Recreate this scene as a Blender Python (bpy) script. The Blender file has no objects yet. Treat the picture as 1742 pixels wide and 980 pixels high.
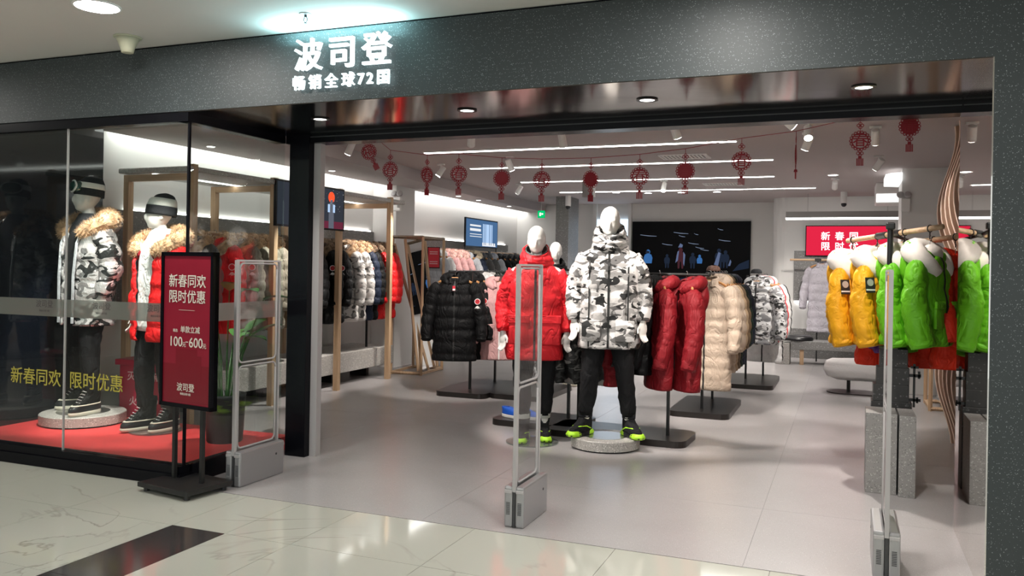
import bpy, bmesh, math, random
from mathutils import Vector, Matrix, noise
random.seed(7)
scene = bpy.context.scene
COL = scene.collection
PI = math.pi
R = math.radians

# ------------------------------------------------------------------ camera
cam_d = bpy.data.cameras.new('camera')
cam = bpy.data.objects.new('camera', cam_d); COL.objects.link(cam)
cam_d.sensor_width = 36.0
cam_d.lens = 36.0 * 1428 / 1742
cam_d.shift_y = -(490 - 456) / 1742
cam_d.clip_start = 0.05
yaw, roll = R(21.7), R(1.0)
fw = Vector((-math.sin(yaw), math.cos(yaw), 0)); rt0 = Vector((math.cos(yaw), math.sin(yaw), 0)); up0 = Vector((0, 0, 1))
rt = rt0 * math.cos(roll) + up0 * math.sin(roll); up = up0 * math.cos(roll) - rt0 * math.sin(roll)
cam.matrix_world = Matrix(((rt.x, up.x, -fw.x, 0), (rt.y, up.y, -fw.y, 0), (rt.z, up.z, -fw.z, 1.45), (0, 0, 0, 1)))
scene.camera = cam
# ------------------------------------------------------------------ world, exposure
w = bpy.data.worlds.new('world'); scene.world = w; w.use_nodes = True
w.node_tree.nodes['Background'].inputs[0].default_value = (0.80, 0.86, 0.84, 1)
w.node_tree.nodes['Background'].inputs[1].default_value = 1.1
scene.view_settings.view_transform = 'Standard'
scene.view_settings.look = 'None'
scene.view_settings.exposure = 0.25
scene.view_settings.gamma = 1.0
scene.view_settings.use_curve_mapping = False
SPOT_W = 210.0          # accent spot lamps of the shop
STRIP_E = 14.0          # linear ceiling lights
COVE_E = 5.5           # wall coves
MALL_E = 190.0          # mall downlights
SIGN_E = 2.6          # lit lettering

# ------------------------------------------------------------------ materials
MATS = {}
def nodes_of(name):
    m = bpy.data.materials.new(name); m.use_nodes = True
    nt = m.node_tree
    return m, nt, nt.nodes['Principled BSDF']
def sock(b, n, v):
    if n in b.inputs: b.inputs[n].default_value = v
def mat(name, col, rough=0.6, metal=0.0, var=0.0, vscale=6.0, bump=0.0, bscale=40.0, emit=None, es=0.0, spec=0.5, sheen=0.0, coat=0.0):
    m, nt, b = nodes_of(name)
    b.inputs['Base Color'].default_value = (*col, 1); b.inputs['Roughness'].default_value = rough; b.inputs['Metallic'].default_value = metal
    sock(b, 'Specular IOR Level', spec); sock(b, 'Sheen Weight', sheen); sock(b, 'Coat Weight', coat)
    if emit: sock(b, 'Emission Color', (*emit, 1)); sock(b, 'Emission Strength', es)
    tc = nt.nodes.new('ShaderNodeTexCoord')
    if var:
        n = nt.nodes.new('ShaderNodeTexNoise'); n.inputs['Scale'].default_value = vscale; n.inputs['Detail'].default_value = 4
        nt.links.new(tc.outputs['Object'], n.inputs['Vector'])
        r = nt.nodes.new('ShaderNodeValToRGB')
        r.color_ramp.elements[0].position = 0.3; r.color_ramp.elements[1].position = 0.7
        r.color_ramp.elements[0].color = (*[c * (1 - var) for c in col], 1); r.color_ramp.elements[1].color = (*[min(1, c * (1 + var)) for c in col], 1)
        nt.links.new(n.outputs['Fac'], r.inputs['Fac']); nt.links.new(r.outputs['Color'], b.inputs['Base Color'])
    if bump:
        n2 = nt.nodes.new('ShaderNodeTexNoise'); n2.inputs['Scale'].default_value = bscale; n2.inputs['Detail'].default_value = 3
        nt.links.new(tc.outputs['Object'], n2.inputs['Vector'])
        bp = nt.nodes.new('ShaderNodeBump'); bp.inputs['Strength'].default_value = bump; bp.inputs['Distance'].default_value = 0.01
        nt.links.new(n2.outputs['Fac'], bp.inputs['Height']); nt.links.new(bp.outputs['Normal'], b.inputs['Normal'])
    MATS[name] = m
    return m
def speckle(name, base, layers, rough=0.4, coat=0.0, var=0.08):
    """stone with chips: layers = [(scale, threshold, colour)]"""
    m, nt, b = nodes_of(name); L = nt.links.new
    tc = nt.nodes.new('ShaderNodeTexCoord')
    n = nt.nodes.new('ShaderNodeTexNoise'); n.inputs['Scale'].default_value = 3; L(tc.outputs['Object'], n.inputs['Vector'])
    mx = nt.nodes.new('ShaderNodeMix'); mx.data_type = 'RGBA'
    mx.inputs['A'].default_value = (*[c * (1 - var) for c in base], 1); mx.inputs['B'].default_value = (*[c * (1 + var) for c in base], 1)
    L(n.outputs['Fac'], mx.inputs['Factor']); cur = mx.outputs['Result']
    for k, (sc, th, colr) in enumerate(layers):
        v = nt.nodes.new('ShaderNodeTexVoronoi'); v.inputs['Scale'].default_value = sc
        mp = nt.nodes.new('ShaderNodeMapping'); mp.inputs['Location'].default_value = (k * 3.1, k * 1.7, k * 5.3); mp.inputs['Rotation'].default_value = (0.3 + k, 0.5, 0.9 * k)
        L(tc.outputs['Object'], mp.inputs['Vector']); L(mp.outputs['Vector'], v.inputs['Vector'])
        wn = nt.nodes.new('ShaderNodeSeparateColor'); L(v.outputs['Color'], wn.inputs['Color'])
        lt = nt.nodes.new('ShaderNodeMath'); lt.operation = 'MULTIPLY_ADD'; L(wn.outputs['Red'], lt.inputs[0]); lt.inputs[1].default_value = th; lt.inputs[2].default_value = 0.0
        cmp_ = nt.nodes.new('ShaderNodeMath'); cmp_.operation = 'LESS_THAN'; L(v.outputs['Distance'], cmp_.inputs[0]); L(lt.outputs[0], cmp_.inputs[1])
        gate = nt.nodes.new('ShaderNodeMath'); gate.operation = 'GREATER_THAN'; L(wn.outputs['Green'], gate.inputs[0]); gate.inputs[1].default_value = 0.45
        mul = nt.nodes.new('ShaderNodeMath'); mul.operation = 'MULTIPLY'; L(cmp_.outputs[0], mul.inputs[0]); L(gate.outputs[0], mul.inputs[1])
        m2 = nt.nodes.new('ShaderNodeMix'); m2.data_type = 'RGBA'; L(mul.outputs[0], m2.inputs['Factor']); L(cur, m2.inputs['A']); m2.inputs['B'].default_value = (*colr, 1)
        cur = m2.outputs['Result']
    L(cur, b.inputs['Base Color']); b.inputs['Roughness'].default_value = rough; sock(b, 'Coat Weight', coat); sock(b, 'Coat Roughness', 0.1)
    MATS[name] = m; return m
def camo(name, cols, scale=9.0, rough=0.6, metal=0.0, bump=0.25, ths=(0.50, 0.56, 0.60)):
    """cols: base then one colour per layer"""
    m, nt, b = nodes_of(name); L = nt.links.new
    tc = nt.nodes.new('ShaderNodeTexCoord'); cur = None
    for k, c in enumerate(cols[1:]):
        mp = nt.nodes.new('ShaderNodeMapping'); mp.inputs['Location'].default_value = (7.3 * k + 1, 3.9 * k, 5.1 * k); mp.inputs['Scale'].default_value = (1.0, 1.0, 1.7)
        L(tc.outputs['Object'], mp.inputs['Vector'])
        n = nt.nodes.new('ShaderNodeTexNoise'); n.inputs['Scale'].default_value = scale * (1 + 0.15 * k); n.inputs['Detail'].default_value = 1.5; n.inputs['Distortion'].default_value = 0.9
        L(mp.outputs['Vector'], n.inputs['Vector'])
        gt = nt.nodes.new('ShaderNodeMath'); gt.operation = 'GREATER_THAN'; L(n.outputs['Fac'], gt.inputs[0]); gt.inputs[1].default_value = ths[k]
        mx = nt.nodes.new('ShaderNodeMix'); mx.data_type = 'RGBA'; L(gt.outputs[0], mx.inputs['Factor'])
        if cur is None: mx.inputs['A'].default_value = (*cols[0], 1)
        else: L(cur, mx.inputs['A'])
        mx.inputs['B'].default_value = (*c, 1); cur = mx.outputs['Result']
    L(cur, b.inputs['Base Color']); b.inputs['Roughness'].default_value = rough; b.inputs['Metallic'].default_value = metal
    n2 = nt.nodes.new('ShaderNodeTexNoise'); n2.inputs['Scale'].default_value = 35; n2.inputs['Detail'].default_value = 3; L(tc.outputs['Object'], n2.inputs['Vector'])
    bp = nt.nodes.new('ShaderNodeBump'); bp.inputs['Strength'].default_value = bump; bp.inputs['Distance'].default_value = 0.012
    L(n2.outputs['Fac'], bp.inputs['Height']); L(bp.outputs['Normal'], b.inputs['Normal'])
    MATS[name] = m; return m
def wood(name, c1, c2, axis=2):
    m, nt, b = nodes_of(name); L = nt.links.new
    tc = nt.nodes.new('ShaderNodeTexCoord'); mp = nt.nodes.new('ShaderNodeMapping')
    s = [30, 30, 30]; s[axis] = 1.5; mp.inputs['Scale'].default_value = s
    L(tc.outputs['Object'], mp.inputs['Vector'])
    n = nt.nodes.new('ShaderNodeTexNoise'); n.inputs['Scale'].default_value = 1.5; n.inputs['Detail'].default_value = 5; L(mp.outputs['Vector'], n.inputs['Vector'])
    r = nt.nodes.new('ShaderNodeValToRGB'); r.color_ramp.elements[0].position = 0.35; r.color_ramp.elements[1].position = 0.65
    r.color_ramp.elements[0].color = (*c1, 1); r.color_ramp.elements[1].color = (*c2, 1)
    L(n.outputs['Fac'], r.inputs['Fac']); L(r.outputs['Color'], b.inputs['Base Color']); b.inputs['Roughness'].default_value = 0.5
    MATS[name] = m; return m
def emis(name, col, s):
    m = bpy.data.materials.new(name); m.use_nodes = True; nt = m.node_tree; nt.nodes.clear()
    o = nt.nodes.new('ShaderNodeOutputMaterial'); e = nt.nodes.new('ShaderNodeEmission')
    e.inputs[0].default_value = (*col, 1); e.inputs[1].default_value = s; nt.links.new(e.outputs[0], o.inputs[0]); MATS[name] = m; return m
def glass(name, tint=(1, 1, 1), refl=1.0, haze=0.0, hazecol=(0.8, 0.8, 0.8), ior=1.5):
    """thin pane: transmits straight on, reflects by Fresnel; haze = share of frosted diffuse coating"""
    m = bpy.data.materials.new(name); m.use_nodes = True; nt = m.node_tree; nt.nodes.clear(); L = nt.links.new
    o = nt.nodes.new('ShaderNodeOutputMaterial'); t = nt.nodes.new('ShaderNodeBsdfTransparent'); t.inputs[0].default_value = (*tint, 1)
    g = nt.nodes.new('ShaderNodeBsdfGlossy'); g.inputs['Roughness'].default_value = 0.0; g.inputs[0].default_value = (refl, refl, refl, 1)
    lw = nt.nodes.new('ShaderNodeLayerWeight'); lw.inputs[0].default_value = 0.5
    pw = nt.nodes.new('ShaderNodeMath'); pw.operation = 'POWER'; L(lw.outputs['Facing'], pw.inputs[0]); pw.inputs[1].default_value = 5.0
    f = nt.nodes.new('ShaderNodeMath'); f.operation = 'MULTIPLY_ADD'; L(pw.outputs[0], f.inputs[0]); f.inputs[1].default_value = 0.95; f.inputs[2].default_value = 0.04
    mx = nt.nodes.new('ShaderNodeMixShader'); L(f.outputs[0], mx.inputs[0]); L(t.outputs[0], mx.inputs[1]); L(g.outputs[0], mx.inputs[2]); out = mx.outputs[0]
    if haze:
        d = nt.nodes.new('ShaderNodeBsdfDiffuse'); d.inputs[0].default_value = (*hazecol, 1)
        tr = nt.nodes.new('ShaderNodeBsdfTranslucent'); tr.inputs[0].default_value = (*hazecol, 1)
        ad = nt.nodes.new('ShaderNodeMixShader'); L(d.outputs[0], ad.inputs[1]); L(tr.outputs[0], ad.inputs[2])
        m2 = nt.nodes.new('ShaderNodeMixShader'); m2.inputs[0].default_value = haze; L(out, m2.inputs[1]); L(ad.outputs[0], m2.inputs[2]); out = m2.outputs[0]
    L(out, o.inputs[0]); MATS[name] = m; return m
def marble(name):
    m, nt, b = nodes_of(name); L = nt.links.new
    g = nt.nodes.new('ShaderNodeNewGeometry')
    n0 = nt.nodes.new('ShaderNodeTexNoise'); n0.inputs['Scale'].default_value = 0.7; n0.inputs['Detail'].default_value = 5; n0.inputs['Distortion'].default_value = 1.6; L(g.outputs['Position'], n0.inputs['Vector'])
    r = nt.nodes.new('ShaderNodeValToRGB'); e = r.color_ramp.elements
    e[0].position = 0.0; e[0].color = (0.48, 0.48, 0.42, 1); e[1].position = 1.0; e[1].color = (0.46, 0.46, 0.40, 1)
    a = e.new(0.49); a.color = (0.50, 0.495, 0.435, 1); c = e.new(0.5); c.color = (0.25, 0.235, 0.20, 1); d = e.new(0.512); d.color = (0.48, 0.48, 0.42, 1)
    L(n0.outputs['Fac'], r.inputs['Fac'])
    n1 = nt.nodes.new('ShaderNodeTexNoise'); n1.inputs['Scale'].default_value = 0.8; n1.inputs['Detail'].default_value = 2
    mp = nt.nodes.new('ShaderNodeMapping'); mp.inputs['Location'].default_value = (4.2, 9.1, 0); L(g.outputs['Position'], mp.inputs['Vector']); L(mp.outputs['Vector'], n1.inputs['Vector'])
    rr = nt.nodes.new('ShaderNodeMapRange'); rr.inputs['From Min'].default_value = 0.45; rr.inputs['From Max'].default_value = 0.62; rr.inputs['To Max'].default_value = 0.95; L(n1.outputs['Fac'], rr.inputs['Value'])
    mx = nt.nodes.new('ShaderNodeMix'); mx.data_type = 'RGBA'; L(rr.outputs['Result'], mx.inputs['Factor']); mx.inputs['A'].default_value = (0.48, 0.48, 0.42, 1); L(r.outputs['Color'], mx.inputs['B'])
    L(mx.outputs['Result'], b.inputs['Base Color']); b.inputs['Roughness'].default_value = 0.07; sock(b, 'Specular IOR Level', 0.7)
    MATS[name] = m; return m

speckle('granite', (0.034, 0.042, 0.044), [(150, 0.36, (0.20, 0.23, 0.23)), (90, 0.20, (0.26, 0.29, 0.29))], rough=0.5)
speckle('terrazzo', (0.40, 0.38, 0.355), [(85, 0.55, (0.60, 0.58, 0.55)), (100, 0.5, (0.22, 0.21, 0.20)), (60, 0.3, (0.68, 0.66, 0.62))], rough=0.45)
speckle('terrazzo_grey', (0.20, 0.195, 0.19), [(60, 0.5, (0.36, 0.355, 0.35)), (80, 0.45, (0.11, 0.11, 0.11))], rough=0.5)
speckle('terrazzo_mid', (0.27, 0.26, 0.25), [(85, 0.5, (0.42, 0.41, 0.39)), (110, 0.5, (0.17, 0.165, 0.16)), (70, 0.25, (0.55, 0.53, 0.50))], rough=0.45)
speckle('terrazzo_dark', (0.035, 0.034, 0.034), [(60, 0.4, (0.12, 0.12, 0.12))], rough=0.45)
speckle('shop_floor', (0.375, 0.355, 0.354), [(120, 0.32, (0.47, 0.45, 0.445)), (160, 0.3, (0.27, 0.255, 0.25))], rough=0.26, var=0.05)
marble('marble')
mat('inlay', (0.045, 0.040, 0.040), 0.12, var=0.15, vscale=3)
mat('slab_joint', (0.20, 0.19, 0.19), 0.8)
mat('grout', (0.16, 0.155, 0.14), 0.8)
mat('ceiling_mall', (0.62, 0.60, 0.57), 0.85)
mat('ceiling_shop', (0.42, 0.375, 0.365), 0.85)
mat('wall_white', (0.70, 0.69, 0.67), 0.8)
mat('strip_grey', (0.42, 0.40, 0.40), 0.5)
mat('white', (0.80, 0.79, 0.77), 0.55)
mat('wall_added_dark', (0.07, 0.075, 0.075), 0.5)
mat('black_panel', (0.006, 0.008, 0.014), 0.06, spec=0.6)
mat('black_frame', (0.004, 0.004, 0.006), 0.25, spec=0.15)
mat('black_metal', (0.012, 0.012, 0.012), 0.35)
mat('dark_metal', (0.035, 0.030, 0.028), 0.32, metal=0.6)
mat('soffit_steel', (0.20, 0.178, 0.168), 0.12, metal=1.0, bump=0.06, bscale=3)
mat('jamb_mirror', (0.70, 0.66, 0.63), 0.02, metal=1.0)
mat('mirror', (0.85, 0.85, 0.85), 0.01, metal=1.0)
mat('chrome', (0.55, 0.55, 0.55), 0.3, metal=1.0)
mat('gate_grey', (0.42, 0.40, 0.40), 0.45)
mat('gate_base', (0.36, 0.355, 0.36), 0.35, metal=0.55)
mat('gate_dark', (0.04, 0.04, 0.042), 0.4)
wood('oak', (0.44, 0.28, 0.16), (0.58, 0.40, 0.25))
wood('oak_h', (0.44, 0.28, 0.16), (0.58, 0.40, 0.25), 0)
wood('oak_y', (0.44, 0.28, 0.16), (0.58, 0.40, 0.25), 1)
wood('oak_dark', (0.17, 0.125, 0.08), (0.26, 0.19, 0.125))
wood('fin_wood', (0.36, 0.21, 0.14), (0.45, 0.28, 0.19))
mat('fin_edge', (0.95, 0.74, 0.60), 0.5)
mat('hanger_wood', (0.52, 0.25, 0.09), 0.4, var=0.15)
mat('steel', (0.6, 0.6, 0.6), 0.25, metal=1.0)
mat('red_carpet', (0.64, 0.05, 0.052), 0.55, var=0.08, vscale=4)
mat('red_orn', (0.24, 0.005, 0.014), 0.6)
mat('poster_red', (0.25, 0.012, 0.028), 0.25, var=0.12, vscale=2.2)
mat('poster_red2', (0.19, 0.008, 0.018), 0.25)
mat('poster_text', (0.72, 0.66, 0.58), 0.5)
mat('yellow_print', (0.42, 0.36, 0.05), 0.5)
mat('grey_print', (0.075, 0.07, 0.07), 0.5)
mat('white_print', (0.85, 0.85, 0.85), 0.5)
mat('mannequin', (0.80, 0.775, 0.735), 0.35)
mat('mannequin_grey', (0.60, 0.58, 0.555), 0.4)
def fab(n, c, rough=0.6, bump=0.45, bscale=30, spec=0.3, crease=0.55, cscale=6.0, **k):
    m = mat(n, c, rough, var=0.12, vscale=7, bump=bump, bscale=bscale, spec=spec, **k)
    nt = m.node_tree; L = nt.links.new; bp = next(q for q in nt.nodes if q.type == 'BUMP'); tc = next(q for q in nt.nodes if q.type == 'TEX_COORD')
    mp = nt.nodes.new('ShaderNodeMapping'); mp.inputs['Rotation'].default_value = (0.2, 0.5, 0.3); mp.inputs['Scale'].default_value = (1.6, 1.0, 0.8); L(tc.outputs['Object'], mp.inputs['Vector'])
    n1 = nt.nodes.new('ShaderNodeTexNoise'); n1.inputs['Scale'].default_value = cscale; n1.inputs['Detail'].default_value = 2.5; n1.inputs['Distortion'].default_value = 1.2; L(mp.outputs['Vector'], n1.inputs['Vector'])
    sb = nt.nodes.new('ShaderNodeMath'); sb.operation = 'SUBTRACT'; sb.inputs[1].default_value = 0.5; L(n1.outputs['Fac'], sb.inputs[0])
    ab = nt.nodes.new('ShaderNodeMath'); ab.operation = 'ABSOLUTE'; L(sb.outputs[0], ab.inputs[0])
    mn = nt.nodes.new('ShaderNodeMath'); mn.operation = 'MINIMUM'; mn.inputs[1].default_value = 0.10; L(ab.outputs[0], mn.inputs[0])
    b2 = nt.nodes.new('ShaderNodeBump'); b2.inputs['Strength'].default_value = crease; b2.inputs['Distance'].default_value = 0.09; L(mn.outputs[0], b2.inputs['Height']); L(b2.outputs['Normal'], bp.inputs['Normal'])
    return m
fab('f_black', (0.0045, 0.0045, 0.005), 0.6, spec=0.2); fab('f_black_trousers', (0.006, 0.006, 0.007), 0.85, bump=0.15)
fab('f_red', (0.62, 0.014, 0.022)); fab('f_red_bright', (0.76, 0.012, 0.014), 0.45); fab('f_red_dark', (0.24, 0.008, 0.014))
fab('f_pink', (0.64, 0.36, 0.355)); fab('f_white', (0.80, 0.79, 0.78)); fab('f_beige', (0.45, 0.355, 0.275)); fab('f_tan', (0.42, 0.30, 0.19))
fab('f_brown', (0.16, 0.105, 0.06)); fab('f_navy', (0.012, 0.020, 0.045)); fab('f_grey', (0.085, 0.087, 0.085)); fab('f_lightgrey', (0.44, 0.46, 0.49))
fab('f_lilac', (0.46, 0.435, 0.48)); fab('f_yellow', (0.84, 0.40, 0.012), 0.5); fab('f_green', (0.135, 0.47, 0.012), 0.5); fab('f_orange_red', (0.66, 0.03, 0.008)); fab('f_purple', (0.09, 0.02, 0.16))
fab('f_olive', (0.235, 0.215, 0.165)); fab('f_darkgreen', (0.008, 0.022, 0.014)); fab('f_plaid', (0.10, 0.05, 0.035)); fab('lining', (0.030, 0.032, 0.038), 0.6)
camo('f_camo', [(0.70, 0.675, 0.66), (0.36, 0.345, 0.335), (0.115, 0.11, 0.108), (0.012, 0.012, 0.012)], 8, ths=(0.505, 0.57, 0.60), bump=0.3)
camo('f_camo_silver', [(0.78, 0.73, 0.73), (0.30, 0.28, 0.28), (0.045, 0.045, 0.045)], 8, rough=0.22, metal=0.55, bump=0.8, ths=(0.545, 0.585))
camo('f_camo_white', [(0.70, 0.67, 0.64), (0.10, 0.095, 0.09), (0.30, 0.28, 0.27)], 8, ths=(0.585, 0.60))
camo('f_camo_dark', [(0.05, 0.05, 0.05), (0.010, 0.010, 0.010), (0.22, 0.21, 0.20)], 11, ths=(0.48, 0.60))
camo('f_camo_bw', [(0.74, 0.74, 0.74), (0.28, 0.28, 0.29), (0.02, 0.02, 0.02)], 11, ths=(0.52, 0.60))
mat('fur_tan', (0.52, 0.335, 0.19), 0.9, var=0.45, vscale=22, sheen=0.3); mat('fur_pink', (0.72, 0.45, 0.40), 0.9, var=0.25, vscale=20); mat('fur_white', (0.86, 0.80, 0.74), 0.95, var=0.06, vscale=20); mat('fur_cream', (0.68, 0.58, 0.42), 0.9, var=0.3, vscale=20); mat('fur_dark', (0.16, 0.105, 0.065), 0.9, var=0.5, vscale=22)
mat('zip', (0.012, 0.012, 0.012), 0.4); mat('zip_white', (0.6, 0.6, 0.6), 0.4); mat('patch_red', (0.55, 0.02, 0.03), 0.6); mat('patch_white', (0.85, 0.84, 0.82), 0.6); mat('patch_black', (0.02, 0.02, 0.025), 0.5); mat('tag_red', (0.60, 0.02, 0.04), 0.5)
mat('sole_white', (0.62, 0.57, 0.47), 0.6); mat('boot_black', (0.010, 0.010, 0.012), 0.35); mat('neon', (0.42, 0.78, 0.03), 0.5); mat('blue_shoe', (0.01, 0.10, 0.55), 0.5); mat('sock_white', (0.75, 0.74, 0.72), 0.9)
mat('knit_black', (0.010, 0.011, 0.014), 0.9, bump=0.4, bscale=60); mat('knit_white', (0.72, 0.72, 0.68), 0.9, bump=0.4, bscale=60)
mat('goggle', (0.01, 0.06, 0.045), 0.05, spec=0.9, coat=1.0)
mat('leaf', (0.035, 0.17, 0.025), 0.35, var=0.3, vscale=9); mat('stem', (0.03, 0.10, 0.02), 0.5); mat('pot', (0.016, 0.017, 0.017), 0.55); mat('soil', (0.03, 0.02, 0.015), 0.95)
mat('fire_red', (0.40, 0.008, 0.045), 0.35); mat('fire_text', (0.72, 0.50, 0.50), 0.6)
mat('speaker_cream', (0.50, 0.49, 0.36), 0.6); mat('vent_grey', (0.30, 0.29, 0.28), 0.6); mat('fabric_white', (0.66, 0.645, 0.64), 0.95, bump=0.5, bscale=50)
emis('e_strip', (1.0, 0.98, 0.93), STRIP_E); emis('e_cove', (1.0, 0.985, 0.95), COVE_E); emis('e_down', (1.0, 0.97, 0.92), MALL_E); emis('e_spot', (1, 0.97, 0.92), 30.0); emis('e_soft', (1, 0.97, 0.92), 6.0)
emis('e_glow', (1, 0.98, 0.96), 1.3)
emis('e_sign', (0.80, 0.98, 1.0), SIGN_E); emis('e_blue', (0.66, 0.83, 1.0), 1.7); emis('e_exit', (0.0, 0.55, 0.16), 0.9); emis('e_exit_w', (0.8, 1, 0.85), 1.2)
emis('e_redscreen', (0.75, 0.02, 0.06), 0.9); emis('e_redscreen_text', (1, 0.92, 0.95), 1.6); emis('e_fig_blue', (0.07, 0.24, 0.62), 0.5); emis('e_fig_pale', (0.30, 0.40, 0.70), 0.3); emis('e_fig_dim', (0.04, 0.06, 0.11), 0.3); emis('e_drone', (0.40, 0.50, 0.70), 0.35); emis('e_fig_red', (0.14, 0.045, 0.06), 0.35)
emis('e_scr_dark', (0.030, 0.034, 0.045), 1.0); emis('e_scr_text', (0.8, 0.82, 0.85), 0.9); emis('e_scr_orange', (0.95, 0.09, 0.03), 1.0); emis('e_scr_blue', (0.06, 0.13, 0.26), 1.0); emis('e_scr_pale', (0.40, 0.56, 0.80), 1.0); emis('e_scr_grey', (0.10, 0.11, 0.14), 1.0); emis('e_tv_black', (0.002, 0.003, 0.006), 1.0); emis('e_scr_wine', (0.12, 0.02, 0.04), 1.0)
glass('glass', (0.93, 0.97, 0.955)); glass('acrylic', (0.95, 0.96, 0.96), 0.8); glass('frost', (0.85, 0.88, 0.86), 0.6, 0.55, (0.46, 0.45, 0.43)); glass('glass_disc', (0.80, 0.85, 0.83), 1.0, 0.15, (0.6, 0.62, 0.6))
mat('tv_black', (0.003, 0.003, 0.004), 0.4, spec=0.1)

# ------------------------------------------------------------------ geometry helper
class G:
    def __init__(s): s.v = []; s.f = []; s.m = []; s.smooth = False; s.cur = 0
    def add(s, vs, fs):
        o = len(s.v); s.v += [tuple(p) for p in vs]; s.f += [tuple(i + o for i in f) for f in fs]; s.m += [s.cur] * len(fs); return s
    def mi(s, i): s.cur = i; return s
    def box(s, c, d, rz=0.0, M=None):
        x, y, z = d[0] / 2, d[1] / 2, d[2] / 2
        T = Matrix.Translation(c) @ Matrix.Rotation(rz, 4, 'Z') if M is None else M
        vs = [T @ Vector(p) for p in ((-x, -y, -z), (x, -y, -z), (x, y, -z), (-x, y, -z), (-x, -y, z), (x, -y, z), (x, y, z), (-x, y, z))]
        return s.add(vs, [(0, 3, 2, 1), (4, 5, 6, 7), (0, 1, 5, 4), (1, 2, 6, 5), (2, 3, 7, 6), (3, 0, 4, 7)])
    def bb(s, x0, x1, y0, y1, z0, z1): return s.box(((x0 + x1) / 2, (y0 + y1) / 2, (z0 + z1) / 2), (x1 - x0, y1 - y0, z1 - z0))
    def rbox(s, c, d, b=0.01, rz=0.0, seg=2):
        bm = bmesh.new(); bmesh.ops.create_cube(bm, size=1.0)
        bmesh.ops.scale(bm, vec=d, verts=bm.verts); bmesh.ops.bevel(bm, geom=list(bm.edges), offset=b, segments=seg, affect='EDGES', profile=0.5)
        T = Matrix.Translation(c) @ Matrix.Rotation(rz, 4, 'Z'); bm.verts.index_update()
        s.add([T @ v.co for v in bm.verts], [[v.index for v in f.verts] for f in bm.faces]); bm.free(); return s
    def prism(s, poly, z0, z1, M=None):
        n = len(poly); T = M or Matrix()
        vs = [T @ Vector((p[0], p[1], z0)) for p in poly] + [T @ Vector((p[0], p[1], z1)) for p in poly]
        fs = [tuple(range(n - 1, -1, -1)), tuple(range(n, 2 * n))] + [(i, (i + 1) % n, n + (i + 1) % n, n + i) for i in range(n)]
        return s.add(vs, fs)
    def lathe(s, prof, n=24, c=(0, 0, 0)):
        vs = []; fs = []; m = len(prof)
        for r_, z in prof:
            for k in range(n):
                a = 2 * PI * k / n; vs.append((c[0] + r_ * math.cos(a), c[1] + r_ * math.sin(a), c[2] + z))
        for i in range(m - 1):
            for k in range(n): fs.append((i * n + k, i * n + (k + 1) % n, (i + 1) * n + (k + 1) % n, (i + 1) * n + k))
        fs.append(tuple(range(n - 1, -1, -1))); fs.append(tuple(range((m - 1) * n, m * n)))
        return s.add(vs, fs)
    def tube(s, path, rad, n=8, disp=None, flat=1.0, cap=True, up=Vector((0, 1, 0))):
        P = [Vector(p) for p in path]; k = len(P); rad = rad if isinstance(rad, (list, tuple)) else [rad] * k
        vs = []; fs = []; pv = None
        for i in range(k):
            t = (P[min(i + 1, k - 1)] - P[max(i - 1, 0)]).normalized()
            a = (up - t * up.dot(t)) if pv is None else (pv - t * pv.dot(t))
            if a.length < 1e-4: a = t.orthogonal()
            a.normalize(); pv = a; b = t.cross(a)
            for j in range(n):
                q = 2 * PI * j / n; r_ = rad[i] * (1 + (disp(i / (k - 1), q) if disp else 0))
                vs.append(P[i] + a * math.cos(q) * r_ * flat + b * math.sin(q) * r_)
        for i in range(k - 1):
            for j in range(n): fs.append((i * n + j, i * n + (j + 1) % n, (i + 1) * n + (j + 1) % n, (i + 1) * n + j))
        if cap: fs.append(tuple(range(n - 1, -1, -1))); fs.append(tuple(range((k - 1) * n, k * n)))
        return s.add(vs, fs)
    def cyl(s, p0, p1, r0, r1=None, n=12): return s.tube([p0, p1], [r0, r0 if r1 is None else r1], n)
    def ball(s, c, r, n=16, m=10, M=None):
        r = r if isinstance(r, (tuple, list)) else (r, r, r); vs = [(0, 0, -1)]; fs = []
        for i in range(1, m):
            a = -PI / 2 + PI * i / m
            for k in range(n): b = 2 * PI * k / n; vs.append((math.cos(a) * math.cos(b), math.cos(a) * math.sin(b), math.sin(a)))
        vs.append((0, 0, 1)); T = Matrix.Translation(c) @ (M or Matrix()) @ Matrix.Diagonal((*r, 1))
        for k in range(n): fs.append((0, 1 + (k + 1) % n, 1 + k))
        for i in range(m - 2):
            for k in range(n): fs.append((1 + i * n + k, 1 + i * n + (k + 1) % n, 1 + (i + 1) * n + (k + 1) % n, 1 + (i + 1) * n + k))
        e = len(vs) - 1; o = 1 + (m - 2) * n
        for k in range(n): fs.append((o + k, o + (k + 1) % n, e))
        return s.add([T @ Vector(v) for v in vs], fs)
    def mesh(s, name, mats=None, smooth=False):
        me = bpy.data.meshes.new(name); me.from_pydata(s.v, [], s.f)
        for m in (mats or []): me.materials.append(MATS[m])
        if any(s.m): me.polygons.foreach_set('material_index', s.m)
        if smooth or s.smooth: me.polygons.foreach_set('use_smooth', [True] * len(me.polygons))
        me.update(); return me

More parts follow.
